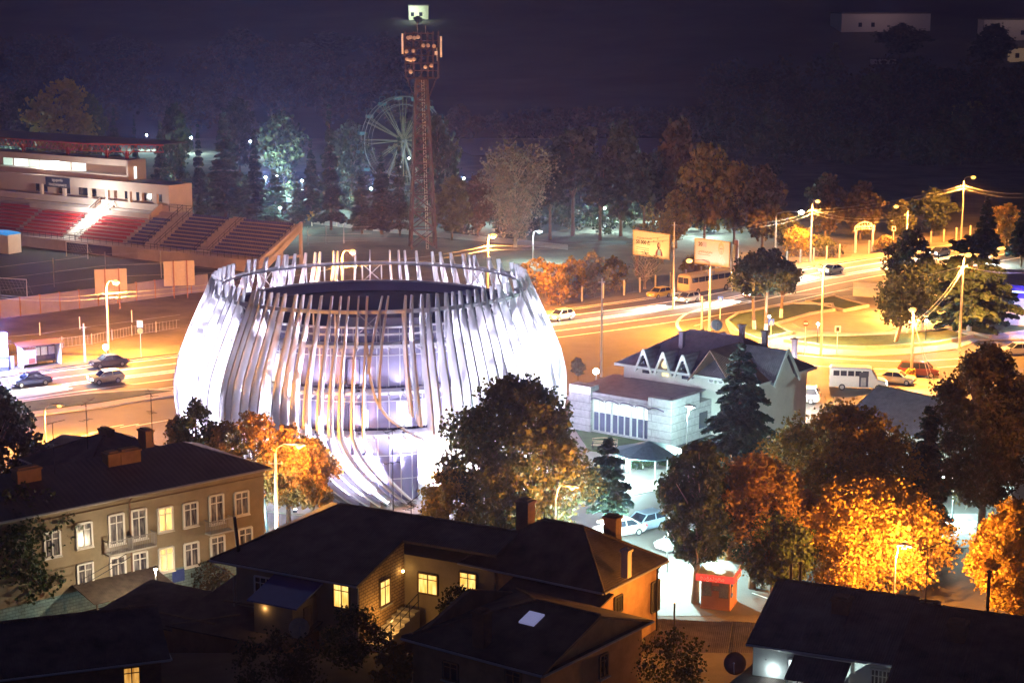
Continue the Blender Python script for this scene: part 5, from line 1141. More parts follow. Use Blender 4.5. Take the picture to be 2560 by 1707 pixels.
for px, top, lab, z in (((672,1345),1245,'leaning dark pole with a small lamp at the corner of the apartment block',0),((601,1392),1292,'dark pole before the last apartment windows',8.8)):
    P = G(*px, z); h = hz(top, P.y)-z; t = thing('utility_pole', lab, 'pole', P, 0, 'bare poles'); MB().tube([(0,0,-1),(-.3,0,h)], [.14,.1], 8).obj('shaft', M_dark, t)
    if z == 0:
        MB().sph((-.75,-.2,h-1.2), .16, 8).obj('bulb', glow('cool_lens', (.8,1,1), 40), t); MB().bar((-.3,0,h-.9),(-.75,-.2,h-1.05),.05).obj('bracket', M_steel, t); lamp('corner_light', 'POINT', (-.6,-.9,h-1.3), 900, COOL, t, .15); 
for k in range(2): wire('sagging service wire from the corner pole across the apartment front'+(', lower strand' if k else ', upper strand'), G(672,1345,0)+Vector((-.3,0,7.6-k*.4)), apt.matrix_basis @ Vector((Lb+3, Wb-FL+1, 4.4-k*.4)), .7, .025, M_dark)
# billboards
def billboard(lab, bl, tl, tr, br_, Yp, pole, kind):
    Pl_ = onY(*bl, Yp); zb, zt = Pl_.z, hz(tl[1], Yp)
    # right edge is nearer or farther: same heights as the left edge
    k = (zt-zb); sc_r = (br_[1]-tr[1])/k; Yr = Yp*( (bl[1]-tl[1])/(br_[1]-tr[1]) ); Yr = Yp+(Yr-Yp)*1.0
    Pr_ = onY(br_[0], br_[1], (CAMZ-zb)/slope(br_[1])); d = Pr_-Pl_; d.z = 0; Lw = d.length; rz = math.atan2(d.y, d.x)
    t = thing('billboard', lab, 'billboard', (Pl_.x, Pl_.y, 0), rz, 'billboards')
    MB().box(0,.05,zb,Lw,.45,zt).obj('casing', M_steel, t)
    f = MB(); [f.box(*q) for q in ((-.12,-.1,zb-.12,Lw+.12,.1,zb+.02),(-.12,-.1,zt-.02,Lw+.12,.1,zt+.12),(-.12,-.1,zb,.02,.1,zt),(Lw-.02,-.1,zb,Lw+.12,.1,zt))]; f.obj('frame', mat('billboard_frame', (.55,.42,.2), .6), t)
    H_ = zt-zb; p = MB(); p.box(0,-.02,zb,Lw,.05,zt)
    P_ = p.obj('poster', mat('poster_cream' if kind == 1 else 'poster_pink', (.78,.72,.52) if kind == 1 else (.76,.70,.72), .6, var=.03), t)
    X = lambda u: u*Lw; Z = lambda v: zb+v*H_
    gry, dk = mat('poster_grey', (.22,.2,.12) if kind == 1 else (.32,.28,.34), .6, var=0), mat('poster_dark', (.10,.09,.06), .6, var=0)
    if kind == 1:
        text_obj('lettering', '50 000 ₾', H_*.215, mat('poster_olive', (.05,.04,.01), .6, var=0), P_, (X(.07),-.03,Z(.48)), (R(90),0,0), bold=.022); text_obj('lettering', 'კრედიტი სახლში', H_*.1, gry, P_, (X(.08),-.03,Z(.7)), (R(90),0,0))
        for v in (.3,.22,.13): m_ = MB(); m_.box(X(.08),-.035,Z(v),X(.08+.36),-.03,Z(v)+.09); m_.obj('text_line', gry, P_)
        for u, v in ((.55,.62),(.66,.74),(.8,.66)): text_obj('symbol', '₾', H_*.11, gry, P_, (X(u),-.03,Z(v)), (R(90),0,0))
        fig = lambda pts, nm, m_: MB().add([(X(u),-.035,Z(v)) for u, v in pts]+[(X(u),-.028,Z(v)) for u, v in pts], [list(range(len(pts))), list(range(2*len(pts)-1,len(pts)-1,-1))]).obj(nm, m_, P_)
        cx, cy = .72, .5
        fig([(cx+.05*math.cos(a_)*.9-.012,cy+.14*math.sin(a_)) for a_ in [i*.63 for i in range(10)]], 'printed_hair', mat('print_hair', (.12,.04,.02), .7))
        MB().add([(X(cx+.012+.034*math.cos(i*.63)),-.04,Z(cy+.02+.085*math.sin(i*.63))) for i in range(10)], [list(range(10))]).obj('printed_face', mat('print_skin', (.6,.36,.24), .7), P_)
        fig([(cx-.10,.08),(cx-.09,.25),(cx-.03,.38),(cx+.05,.36),(cx+.09,.2),(cx+.10,.08)], 'printed_jacket', mat('print_jacket', (.2,.04,.06), .7))
        MB().add([(X(cx-.045),-.04,Z(.08)),(X(cx+.05),-.04,Z(.08)),(X(cx+.04),-.04,Z(.33)),(X(cx-.03),-.04,Z(.34))], [[0,1,2,3]]).obj('printed_shirt', mat('print_shirt', (.22,.42,.48), .7), P_)
    else:
        text_obj('lettering', '20', H_*.22, dk, P_, (X(.09),-.03,Z(.72)), (R(90),0,0), bold=.03); m_ = MB(); m_.box(X(.205),-.035,Z(.7),X(.33),-.03,Z(.9)); m_.obj('pale_emblem', mat('poster_lilac', (.55,.5,.68), .6, var=0), P_)
        text_obj('lettering', 'კომპიუტერი', H_*.12, gry, P_, (X(.09),-.03,Z(.45)), (R(90),0,0)); m_ = MB(); m_.box(X(.09),-.035,Z(.36),X(.45),-.03,Z(.38)); m_.box(X(.2),-.035,Z(.15),X(.42),-.03,Z(.17)); m_.obj('text_line', gry, P_)
        m_ = MB(); m_.box(X(.1),-.035,Z(.13),X(.17),-.03,Z(.15)); m_.obj('logo', dk, P_)
        cx = .76
        ov_ = lambda nm, a_, b_, cu, cv, m_, o_: MB().add([(X(cu+a_*math.cos(i*.45)),-o_,Z(cv+b_*math.sin(i*.45))) for i in range(14)], [list(range(14))]).obj(nm, m_, P_)
        ov_('printed_hair', .085, .26, cx, .72, mat('print_blond', (.66,.52,.36), .7), .03); ov_('printed_face', .058, .19, cx+.003, .67, mat('print_pale', (.74,.6,.56), .7), .034)
        for s_ in (-1, 1): ov_('printed_eye', .014, .022, cx+s_*.026, .70, dk, .038)
        ov_('printed_mouth', .018, .014, cx+.004, .575, mat('print_lip', (.55,.25,.25), .7), .038)
        MB().add([(X(u),-.032,Z(v)) for u, v in ((cx-.09,.03),(cx+.14,.03),(cx+.10,.3),(cx+.03,.46),(cx-.02,.46),(cx-.05,.3))], [list(range(6))]).obj('printed_blouse', mat('print_white', (.78,.74,.76), .7), P_)
    x_ = X(pole); MB().tube([(x_,.9,0),(x_,.9,zt+.4)], .34, 10).obj('column', mat('violet_column', (.26,.17,.17), .6), t)
    for u in (.2,.5,.8): a_ = MB(); a_.bar((X(u),-.05,zb-.1),(X(u),-1.3,zb-.05),.05); a_.box(X(u)-.22,-1.5,zb-.12,X(u)+.22,-1.25,zb+.02); a_.obj('added_flood_arm', M_steel, t); lamp('flood_or_added_lamp', 'SPOT', (X(u),-1.4,zb+.08), 40 if kind == 1 else 24, (1,.72,.32) if kind == 1 else (1,.85,.8), t, .1, aim((0,.55,1)), 130, .6)  # arms and their lamps added to brighten the posters
    MB().box(x_-.2,.45,zb+.6,x_+.2,.9,zt-.4).obj('column_bracket', M_steel, t)
    return t
billboard('yellowish lit billboard reading 50 000 beside a violet column', (1584,635), (1584,576), (1673,587), (1673,648), 285, -.02, 1)
billboard('pale pink billboard with a printed face and a bold 20', (1738,656), (1736,596), (1823,608), (1823,668), 277, 1.08, 2)
# park arch
P = G(2138,632); ar = thing('park_arch', 'arched park gate of two posts with a lettered curved board', 'gate', P, R(20)); hA_ = 5.6; wA = 3.3
for x in (0, wA): MB().box(x-.14,-.14,0,x+.14,.14,3.9).obj('post', M_pole, ar)
mb = MB(); ap = lambda t, r: (wA/2-(wA/2+.3)*math.cos(math.pi*t), 0, 3.7+r*math.sin(math.pi*t)); mb.tube([ap(i/12,1.5) for i in range(13)], .09, 5); mb.tube([ap(i/12,.3) for i in range(13)], .06, 5)
for i in range(1, 12): mb.bar(ap(i/12,.3), ap(i/12,1.5), .05)
mb.obj('arch_frame', M_pole, ar); text_obj('lettering', 'ქალაქის პარკი', .62, M_offw, ar, (wA/2,-.1,4.25), (R(90),0,0), align='CENTER', sx=.8)
# floodlight tower
TY = 318; tb_ = onY(1057, 617, TY); tw = thing('floodlight_tower', 'tall rust brown lattice floodlight tower with white antenna panels', 'tower', (tb_.x, TY, 0), R(8)); M_rust = mat('rusty_lattice', (.075,.04,.035), .7, .3, var=.2)
TZ = 28.8; w0, w1 = 2.15, .95; mb = MB(); hw = lambda z: w0+(w1-w0)*z/TZ
lv = [0]; 
while lv[-1] < TZ-.1: lv.append(min(TZ, lv[-1]+hw(lv[-1])*1.55))
cor = lambda z: [Vector((sx*hw(z), sy*hw(z), z)) for sx, sy in ((-1,-1),(1,-1),(1,1),(-1,1))]
for k in range(4): mb.bar(cor(0)[k], cor(TZ)[k], .36)
for a_, b_ in zip(lv, lv[1:]):
    ca, cb = cor(a_), cor(b_)
    for k in range(4): j = (k+1) % 4; mb.bar(ca[k], cb[j], .16); mb.bar(ca[j], cb[k], .16); mb.bar(cb[k], cb[j], .2)
mb.obj('lattice_mast', M_rust, tw)
ld = MB(); [ld.bar((.45+x,-hw(8)+.1,0),(.45+x-.5,-hw(TZ)-.1,TZ),.05) for x in (0,.4)]
for k in range(60): z = TZ*k/60; y = -hw(8)+.1+(-hw(TZ)-.1+hw(8)-.1)*k/60; ld.bar((.45-.5*k/60,y,z),(.85-.5*k/60,y,z),.04)
ld.obj('ladder', mat('pale_ladder', (.5,.45,.42), .5, .3), tw)
hd = MB(); X0, X1, ZT = -2.7, 2.0, 37.0
for x in (X0,-1.3,0,1.1,X1,2.9): hd.bar((x,-1,TZ+.3),(x,-1,ZT if x < 3 else ZT-1.6),.12); hd.bar((x,1,TZ+.3),(x,1,ZT-.3 if x < 3 else ZT-1.6),.1)
for z in [TZ+.3+k*1.25 for k in range(7)]: hd.bar((X0,-1,z),(2.9 if z < 35.5 else X1,-1,z),.12); hd.bar((X0,1,z),(X1,1,z),.1); hd.bar((X0,-1,z),(X0,1,z),.08); hd.bar((X1,-1,z),(X1,1,z),.08)
for sx in (-1,1): hd.bar((sx*.9,0,TZ-4),(sx*2.5,-1,TZ+.3),.12)
for k in range(4): hd.bar((X0+k*1.2,-1,TZ+.3+(k%2)*3),(X0+1.2+k*1.2,-1,TZ+3.4+(k%2)*3),.07)
hd.box(X0,-.9,TZ+.3,X1,.9,TZ+.42); hd.box(X0,-.9,TZ+4.0,X1,.9,TZ+4.12); hd.obj('lamp_platform', M_rust, tw)
for (x, z) in ((-2.3,35.9),(-1.9,36.0),(-1.2,35.9),(-.6,36),(0.3,34.6),(1.1,34.6),(2.1,34.5),(-2.6,33.6),(-1.4,33.7),(-2.5,32.3),(-1.9,32.2),(-1.3,32.3),(-1.9,30.2),(.6,31),(1.6,31.2)):
    c = MB(); c.lathe([(.08,.3),(.36,.0),(.3,-.03),(.01,-.05)], 10); c.v = [(x+p[0], -1.2-p[2]*-1-.1, z+p[1]) for p in c.v]; c.obj('floodlight', mat('flood_glass', (.5,.42,.4), .25, .3), tw)
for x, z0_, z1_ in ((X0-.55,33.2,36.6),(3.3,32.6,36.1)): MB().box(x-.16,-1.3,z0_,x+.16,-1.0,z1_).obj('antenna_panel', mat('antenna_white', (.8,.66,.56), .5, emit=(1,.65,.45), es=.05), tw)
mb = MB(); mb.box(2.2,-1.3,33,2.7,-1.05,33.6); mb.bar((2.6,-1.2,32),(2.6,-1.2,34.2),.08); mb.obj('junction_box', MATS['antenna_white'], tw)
sp_ = MB(); sp_.bar((-.6,0,ZT-.3),(-.6,0,ZT+1.5),.06); sp_.bar((.8,0,ZT-.4),(.8,0,ZT+.9),.05); sp_.obj('lightning_rod', M_steel, tw)
# ferris wheel
FY = 395; fc = onY(1008, 352, FY); fw = thing('ferris_wheel', 'dim ferris wheel standing in the park trees behind the tower', 'ferris wheel', (fc.x, FY, 0), R(28)); cz = fc.z; rr_ = 110/scale_at(FY, cz)
M_whl = mat('wheel_steel', (.16,.17,.17), .5, .3)
mb = MB()
for y in (-.9,.9): mb.tube([(rr_*math.cos(2*math.pi*i/48),y,cz+rr_*math.sin(2*math.pi*i/48)) for i in range(49)], .10, 5); mb.tube([(rr_*.82*math.cos(2*math.pi*i/48),y,cz+rr_*.82*math.sin(2*math.pi*i/48)) for i in range(49)], .06, 4)
mb.obj('rim', M_whl, fw)
mb = MB()
for i in range(12):
    a_ = 2*math.pi*i/12
    for y in (-.9,.9):
        for o in (-.14,.14): mb.bar((.3*math.cos(a_),y*.4,cz+.3*math.sin(a_)),(rr_*math.cos(a_+o*.4),y,cz+rr_*math.sin(a_+o*.4)),.08)
mb.obj('spokes', mat('yellow_spokes', (.16,.15,.08), .5), fw)
for i in range(16):
    a_ = 2*math.pi*i/16+.1; x, z = rr_*1.07*math.cos(a_), cz+rr_*1.07*math.sin(a_); c = MB(); c.box(x-.65,-.6,z-1.3,x+.65,.6,z-.65); [c.bar((x+s*.6,0,z-.7),(x+s*.6,0,z+.55),.07) for s in (-1,1)]; c.bar((x-.6,0,z+.55),(x+.6,0,z+.55),.08); c.obj('gondola', mat('cyan_gondola', (.05,.12,.15), .5), fw)
mb = MB()
for y in (-2.4,2.4): [mb.bar((s*4,y*1.3,0),(0,y*.5,cz),.3) for s in (-1,1)]
mb.tube([(0,-1.3,cz),(0,1.3,cz)], .4, 10); mb.obj('support_frame', M_whl, fw)
lamp('wheel_lamp', 'POINT', (-1, -3.5, cz-5), 100, (.85,1,.8), fw, .4)
mb = MB(); mb.sph((-.2,-3.2,cz-3.5), .2, 8); mb.obj('wheel_bulb', glow('bulb_cool', (.8,1,1), 15), fw)
# hillside houses
def hit(x, y):
    Y = 300.0
    while Y < 1300:
        P = onY(x, y, Y)
        if P.z <= terr(P.x, Y): return Y
        Y += 4
    return 1300
def hill_house(lab, px, w, h, Y, rz, m, wins=(), lit=None):
    k_ = hit(*px)/Y; Y = hit(*px); w *= k_; h *= k_; wins = [(a_*k_, b_*k_) for a_, b_ in wins]; P = onY(*px, Y); P.z = terr(P.x, Y)-.5; H0 = onY(*px, Y).z; t = thing('hillside_house', lab, 'house', P, R(rz), 'houses on the hill'); b0 = H0-P.z
    MB().box(0,0,0,w,w*.45,b0+h).obj('wall', m, t); MB().box(-.4,-.4,b0+h,w+.4,w*.45+.4,b0+h+.5).obj('roof', M_roof2, t)
    for x, z in wins: q = MB(); q.box(x,-.1,b0+z,x+1.6,.02,b0+z+1.9); q.obj('window', lit or M_glassd, t)
    return t
M_hw = mat('pale_hill_house', (.5,.42,.4), .85)
t = hill_house('long pale flat roofed house high on the dark right hillside', (2103,82), 42, 8.5, 860, 6, M_hw, ((8,2.5),(14,2.5),(28,2.5)))
lamp('yard_or_added_light', 'POINT', (16,-16,15), 600, (.95,.62,.62), t, .5)
t = hill_house('pale house cut by the right edge on the hillside', (2458,105), 34, 9.5, 820, -4, M_hw, ((16,3),)); lamp('yard_or_added_light', 'POINT', (14,-15,15), 500, (.95,.66,.55), t, .5)
hill_house('small grey hut in the scrub below the long hillside house', (2180,165), 9, 2.5, 700, 0, M_hw)
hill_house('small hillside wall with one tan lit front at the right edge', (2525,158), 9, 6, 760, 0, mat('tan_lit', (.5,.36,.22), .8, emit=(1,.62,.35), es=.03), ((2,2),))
t = hill_house('bright greenish lit house at the top centre of the hill', (1022,52), 9.5, 7.0, 900, 8, mat('lit_house_wall', (.6,.62,.48), .8), ((5,2),(1,2))); lamp('porch_light', 'POINT', (4,-5,3), 500, (.85,1,.7), t, .4); lamp('porch_light', 'POINT', (1,-5,6), 500, (.8,1,.85), t, .4)
# ================================================================ vehicles
def paint(n, c, met=.3): return mat('paint_'+n, c, .28, met, var=.04, spec=.6)
M_light = glow('headlight_glass', (1, .95, .85), 30); M_ltoff = mat('headlight_off', (.6,.6,.58), .15, .2, var=0); M_tail = mat('tail_red', (.35,.02,.02), .3, var=0, emit=(1,.05,.02), es=.3)
def wheels(t, xs, w, r, wd=.2):
    for x in xs:
        for s in (-1, 1):
            y = s*(w/2-wd/2+.01)
            wh = MB(); wh.tube([(x,y-wd/2,r),(x,y+wd/2,r)], r, 16).obj('wheel', M_rubber, t, False)
            rim = MB(); yo = y+s*(wd/2+.005); rim.tube([(x,yo-.01,r),(x,yo+.01,r)], r*.62, 12); rim.obj('rim', M_steel, t.children[-1] if False else [c for c in t.children if c.name.startswith('wheel')][-1])
def loft(secs):
    """secs: list of (x, [(halfwidth, z), ...] bottom to top); closed mirrored body"""
    mb = MB(); n = len(secs[0][1]); vs = []; fs = []
    for x, pr in secs: vs += [(x, -h, z) for h, z in pr]+[(x, h, z) for h, z in reversed(pr)]
    m = 2*n
    for i in range(len(secs)-1):
        for k in range(m): fs.append([i*m+k, i*m+(k+1)%m, (i+1)*m+(k+1)%m, (i+1)*m+k])
    fs.append(list(range(m-1,-1,-1))); fs.append([(len(secs)-1)*m+k for k in range(m)])
    return mb.add(vs, [f[::-1] for f in fs])
def car(lab, P, rz, col, kind='sedan', lights=False, name='parked_car', group=None, cat='car'):
    t = thing(name, lab, cat, P, rz, group); w = 1.74; hw = w/2; pm = paint(*col)
    if kind == 'sedan': L, belt, top, cab = 4.4, .92, 1.42, [(-1.95,-.9),( -1.3,.0)]
    S = lambda x, h, zb, zt: (x, [(h*.86, zb), (h, zb+.18), (h, zt*.78), (h*.93, zt)])
    if kind in ('sedan', 'hatch'):
        L = 4.4 if kind == 'sedan' else 3.9; b = L/2
        loft([S(-b,hw*.86,.32,.72), S(-b+.25,hw*.97,.22,.86), S(-b+1.0,hw,.2,.92), S(b-1.2,hw,.2,.95), S(b-.25,hw*.96,.22,.92 if kind == 'sedan' else .98), S(b,hw*.88,.34,.82)]).obj('body', pm, t, False)
        c0, c1, c2, c3 = (-b+1.05,-b+1.75,b-1.35,b-.65) if kind == 'sedan' else (-b+.95,-b+1.6,b-.55,b-.15)
        Q = lambda x, h, zb, zt: (x, [(h, zb), (h*.99, zb+.02), (h*.86, zt-.05), (h*.80, zt)])
        loft([Q(c0,hw*.9,.88,.93), Q(c1,hw*.92,.9,1.40), Q((c1+c2)/2,hw*.92,.9,1.45), Q(c2,hw*.92,.9,1.40), Q(c3,hw*.9,.88,.95)]).obj('windows', M_glassd, t)
        mb = MB(); mb.slab([(c1-.05,-hw*.77,1.45),(c2+.05,-hw*.77,1.45),(c2+.05,hw*.77,1.45),(c1-.05,hw*.77,1.45)], .05)
        for x0, x1, z1 in ((c0,c1,1.42),((c1+c2)/2,(c1+c2)/2,1.42),(c3,c2,1.42)):
            for s in (-1,1): mb.bar((x0,s*hw*.93,.92),(x1,s*hw*.77,z1),.07)
        mb.obj('roof', pm, t); wheels(t, (-b+.8, b-.85), w, .31)
    elif kind == 'van':
        L = 4.7; b = L/2
        loft([S(-b,hw*.86,.32,.9), S(-b+.4,hw*.98,.24,1.02), S(-b+1.1,hw,.22,1.08), S(b-.2,hw,.22,1.1), S(b,hw*.94,.3,1.08)]).obj('body', pm, t)
        Q = lambda x, h, zt: (x, [(h, 1.04), (h*.99, 1.06), (h*.87, zt-.06), (h*.80, zt)])
        loft([Q(-b+.75,hw*.92,1.1), Q(-b+1.6,hw*.95,1.66), Q(b-.5,hw*.95,1.72), Q(b-.06,hw*.93,1.2)]).obj('windows', M_glassd, t)
        mb = MB(); mb.slab([(-b+1.5,-hw*.79,1.74),(b-.4,-hw*.79,1.77),(b-.4,hw*.79,1.77),(-b+1.5,hw*.79,1.74)], .06)
        for x0, x1 in ((-b+.8,-b+1.55),(-b+2.2,-b+2.3),(-b+3.2,-b+3.3),(b-.1,b-.45)):
            for s in (-1,1): mb.bar((x0,s*hw*.96,1.05),(x1,s*hw*.8,1.72),.08)
        mb.obj('roof', pm, t); wheels(t, (-b+.9, b-.9), w, .33)
    b = L/2
    for s in (-1, 1):
        mb = MB(); mb.box(-b-.02,s*.62-.17,.6,-b+.12,s*.62+.17,.76); mb.obj('headlight', M_light if lights else M_ltoff, t)
        mb = MB(); mb.box(b-.1,s*.66-.14,.66,b+.02,s*.66+.14,.84); mb.obj('tail_light', M_tail, t)
        if lights: lamp('headlight_beam', 'SPOT', (-b-.15, s*.62, .7), 26000, (1,.90,.74), t, .08, aim((-1,0,-.055)), 34, .9)
    mb = MB(); mb.box(-b-.03,-.26,.42,-b+.02,.26,.54); mb.box(b-.02,-.26,.5,b+.03,.26,.62); mb.obj('number_plate', M_offw, t)
    return t
RD = R(46)
car('dark grey sedan standing at the kerb below the verge lamp', G(272,916), R(33), ('charcoal', (.05,.05,.06)))
car('yellow taxi behind the bus by the picket fence', G(1648,743), R(43), ('taxi', (.6,.42,.03)), 'hatch')
car('white people carrier parked beside the restaurant wing', G(1994,1005), R(-14), ('white', (.75,.75,.74)), 'van', cat='van', name='parked_van')
car('beige saloon parked nose in behind the white minibus', G(2238,958), R(158), ('beige', (.5,.42,.27)))
car('dark red estate half hidden behind the glaring lamp pole', G(2296,940), R(165), ('maroon', (.12,.03,.025)), 'van')
car('pale silver car parked at the right edge below the planters', G(2545,886), R(8), ('silver', (.5,.5,.53)))
car('white car under the small cedar on the lit street', G(1548,1338), R(30), ('white', (.75,.75,.74)))
car('pale blue car between the cedar trunk and the plane tree', G(1612,1322), R(38), ('pale_blue', (.3,.38,.5)), 'hatch')
car('grey car on the lit street behind the leaning plane trunk', G(1702,1370), R(40), ('grey', (.3,.3,.31)))
def onroad(px, d):                           # a point d metres in from the far kerb, abreast of a pixel
    P = smooth(offs(d), 8); q = G(px, 776 if px > 1000 else 900); return min(P, key=lambda p: abs((p.x)/(p.y)-(px-1280)/FPX*1.02))
for px, d, c, k, lab in ((70,6.0,('navy', (.03,.04,.1)),'sedan','added dark blue car with blazing headlights on the left stretch of road'),(1392,6.0,('white', (.75,.75,.74)),'hatch','added white car with headlights leaving the hall behind'),(2075,6.0,('grey', (.3,.3,.31)),'sedan','added grey car with headlights passing below the park arch'),(250,9.8,('beige', (.5,.42,.27)),'hatch','added beige car with headlights, second on the left stretch'),(1700,6.0,('silver', (.5,.5,.53)),'hatch','added silver car with headlights abreast of the city bus'),(2330,6.0,('charcoal', (.05,.05,.06)),'sedan','added black car with headlights under the tallest lamp'),(1868,10.2,('maroon', (.12,.03,.025)),'hatch','added dark red car with headlights beside the umbrella pines')):
    P = onroad(px, d); P.z = .01; car(lab, P, R(44 if px > 500 else 33), c, k, True, 'added_car', 'added cars whose headlights whiten the main road')  # cars added for their beams, which whiten the road like light trails
# minibus
def boxbus(lab, P, rz, L, w, h, pm, name, cat, nose=0, wins=4, door=None, roofm=None, belt=.55):
    t = thing(name, lab, cat, P, rz); b = L/2; hw = w/2; zb = .35
    S2 = lambda x, k, zt, kt=.9: (x, [(hw*k*.95, zb), (hw*k, zb+.2), (hw*k, zt*belt+.2), (hw*k*.97, zt-.18), (hw*k*.82, zt)])
    if nose: secs = [S2(-b,.86,1.0), S2(-b+.35,.95,1.22), S2(-b+nose,.98,1.35), S2(-b+nose+.75,1,h-.1), S2(-b+nose+1.2,1,h), S2(b-.15,1,h), S2(b,.96,h-.2)]
    else: secs = [S2(-b,.93,h-.25), S2(-b+.2,1,h-.03), S2(-b+.8,1,h), S2(b-.3,1,h), S2(b,.95,h-.2)]
    loft(secs).obj('body', pm, t)
    x0 = -b+nose+.95 if nose else -b+.55; x1 = b-.35; step = (x1-x0)/wins; z0, z1 = h*belt+.22, h-.38
    for s in (-1, 1):
        for k in range(wins):
            mb = MB(); y = s*hw; mb.box(x0+k*step+.07,y-.02,z0,x0+(k+1)*step-.07,y+.025*1,z1) if s > 0 else mb.box(x0+k*step+.07,y-.025,z0,x0+(k+1)*step-.07,y+.02,z1)
            mb.obj('side_window', M_glassd, t)
    mb = MB()
    if nose: mb.add([(-b+nose+.05,-hw*.85,1.42),(-b+nose+.05,hw*.85,1.42),(-b+nose+.66,hw*.82,h-.22),(-b+nose+.66,-hw*.82,h-.22),(-b+nose+.02,-hw*.85,1.45),(-b+nose+.02,hw*.85,1.45),(-b+nose+.63,hw*.82,h-.19),(-b+nose+.63,-hw*.82,h-.19)], [[0,1,2,3],[7,6,5,4],[0,4,5,1],[1,5,6,2],[2,6,7,3],[3,7,4,0]])
    else: 
        for k in range(2): mb.box(-b-.03,-hw*.82+k*hw*.85,z0-.15,-b+.03,-hw*.82+(k+1)*hw*.85-.08,z1+.02)
    mb.obj('windscreen', M_glassd, t)
    mb = MB(); mb.box(b-.03,-hw*.75,z0,b+.02,hw*.75,z1); mb.obj('rear_window', M_glassd, t)
    if door is not None: mb = MB(); mb.box(door,-hw-.03,.4,door+.95,-hw+.02,h-.4); mb.obj('open_door', mat('doorway_dark', (.05,.05,.07), .6), t)
    wheels(t, (-b+.95 if nose else -b+1.9, b-1.4), w, .36 if nose else .46)
    if roofm: mb = MB(); mb.slab([(-b+.3,-hw*.84,h+.03),(b-.2,-hw*.84,h+.03),(b-.2,hw*.84,h+.03),(-b+.3,hw*.84,h+.03)], .05); mb.obj('roof', roofm, t)
    for s in (-1, 1):
        mb = MB(); mb.box(-b-.03,s*hw*.68-.16,.72,-b+.1,s*hw*.68+.16,.92); mb.obj('headlight', M_light if nose else M_ltoff, t)
        mb = MB(); mb.box(b-.06,s*hw*.8-.1,.8,b+.02,s*hw*.8+.1,1.15); mb.obj('tail_light', M_tail, t)
    mb = MB(); mb.box(-b-.05,-hw*.8,.38,-b+.05,hw*.8,.58); mb.obj('bumper', M_steel if not nose else pm, t)
    return t
P = G(2144,972); mbx = boxbus('white minibus with its side door open in the orange lit car park', P, R(180-9), 6.3, 1.95, 2.6, paint('white', (.75,.75,.74)), 'minibus', 'minibus', 1.0, 5, None, None)
hw_ = .975; mb = MB(); mb.box(-1.1,hw_-.02,.45,-.1,hw_+.03,2.1); mb.obj('open_door', mat('doorway_dark', (.05,.05,.07), .6), mbx); mb = MB(); mb.box(-.85,hw_+.035,.5,-.3,hw_+.06,1.5); mb.obj('seat_back', mat('grey_seat', (.3,.3,.32), .7), mbx)
lamp('headlight_beam', 'SPOT', (-3.3, .6, .8), 2500, (1,.93,.82), mbx, .08, aim((-1,0,-.1)), 60, .8)
boxbus('cream city bus standing under the pink billboard by the fence', G(1762,729), R(43), 9.6, 2.45, 2.95, paint('cream', (.66,.52,.36), .1), 'city_bus', 'bus', 0, 6, None, mat('bus_roof', (.6,.45,.18), .5))
bq = G(1510,1128); bn = thing('park_bench', 'pale slatted bench with a scrolled back beside the restaurant lawn', 'bench', bq, R(-12)); Lb_ = 2.0
for k in range(4): MB().box(-Lb_/2,-.1+k*.13,.43,Lb_/2,0+k*.13,.47).obj('seat_slat', mat('pale_wood', (.5,.35,.24), .6), bn)
mb = MB()
for k in range(3): mb.tube([(-Lb_/2+Lb_*i/8,.42+k*.02,.58+k*.14+(.12*math.sin(math.pi*i/8) if k == 2 else 0)) for i in range(9)], .035, 5)
mb.obj('backrest', MATS['pale_wood'], bn)
for x in (-.9,.9): mb = MB(); mb.bar((x,-.1,0),(x,-.1,.65),.06); mb.bar((x,.4,0),(x,.48,.95),.06); mb.bar((x,-.1,.65),(x,.45,.65),.05); mb.obj('leg', M_dark, bn)
bn.scale = (1.25,)*3
# ================================================================ the trees, one by one
def bl(name, lab, base, top, hw, n, leaf, lm, group=None, Y=None, th=.22, **k):
    t, H, r = tree_at(name, lab, base, top, hw, group, Y); broadleaf(t, H, r, H*th, n, leaf, lm, **k); return t
def cf(name, lab, base, top, hw, n, group=None, Y=None, **k):
    t, H, r = tree_at(name, lab, base, top, hw, group, Y); conifer(t, H, r, n, **k); return t
# near trees
bl('plane_tree', 'huge dark leafy tree standing in front of the glowing hall', (1290,1372), 935, 205, 34000, .29, 'olive', th=.10, prof='oval', clumps=130, limbs=60, bare=5, tr=.22, spread=.19)
bl('plane_tree', 'small golden tree at the foot of the huge dark tree, left side', (1120,1362), 1165, 85, 6000, .26, 'gold', th=.15, prof='round', clumps=22)
OR = 'orange trees along the pavement before the hall'
bl('autumn_tree', 'leftmost orange tree of the row, its crown before the left fins', (455,1300), 1030, 58, 5200, .24, 'orange', OR, th=.2, prof='oval', clumps=24)
bl('autumn_tree', 'tall greenish tree second in the row, grey leaved at its top', (498,1312), 982, 58, 5200, .24, 'olive', OR, th=.25, prof='oval', clumps=24, spread=.34)
bl('autumn_tree', 'bright orange tree third in the row over the block roof', (560,1312), 1042, 64, 6000, .24, 'orange', OR, th=.25, prof='round', clumps=26)
bl('autumn_tree', 'brownish tree fourth in the row with a pointed top', (640,1322), 1022, 76, 7500, .24, 'orange', OR, th=.24, prof='oval', clumps=30)
bl('autumn_tree', 'orange tree right at the near sodium lamp, last but one', (722,1312), 1058, 74, 6500, .26, 'orange', OR, th=.24, prof='oval', clumps=30)
bl('autumn_tree', 'vivid orange tree last in the row with a pale trunk', (782,1310), 1090, 70, 6500, .26, 'orange', OR, th=.26, prof='round', clumps=30, bm=M_bark2)
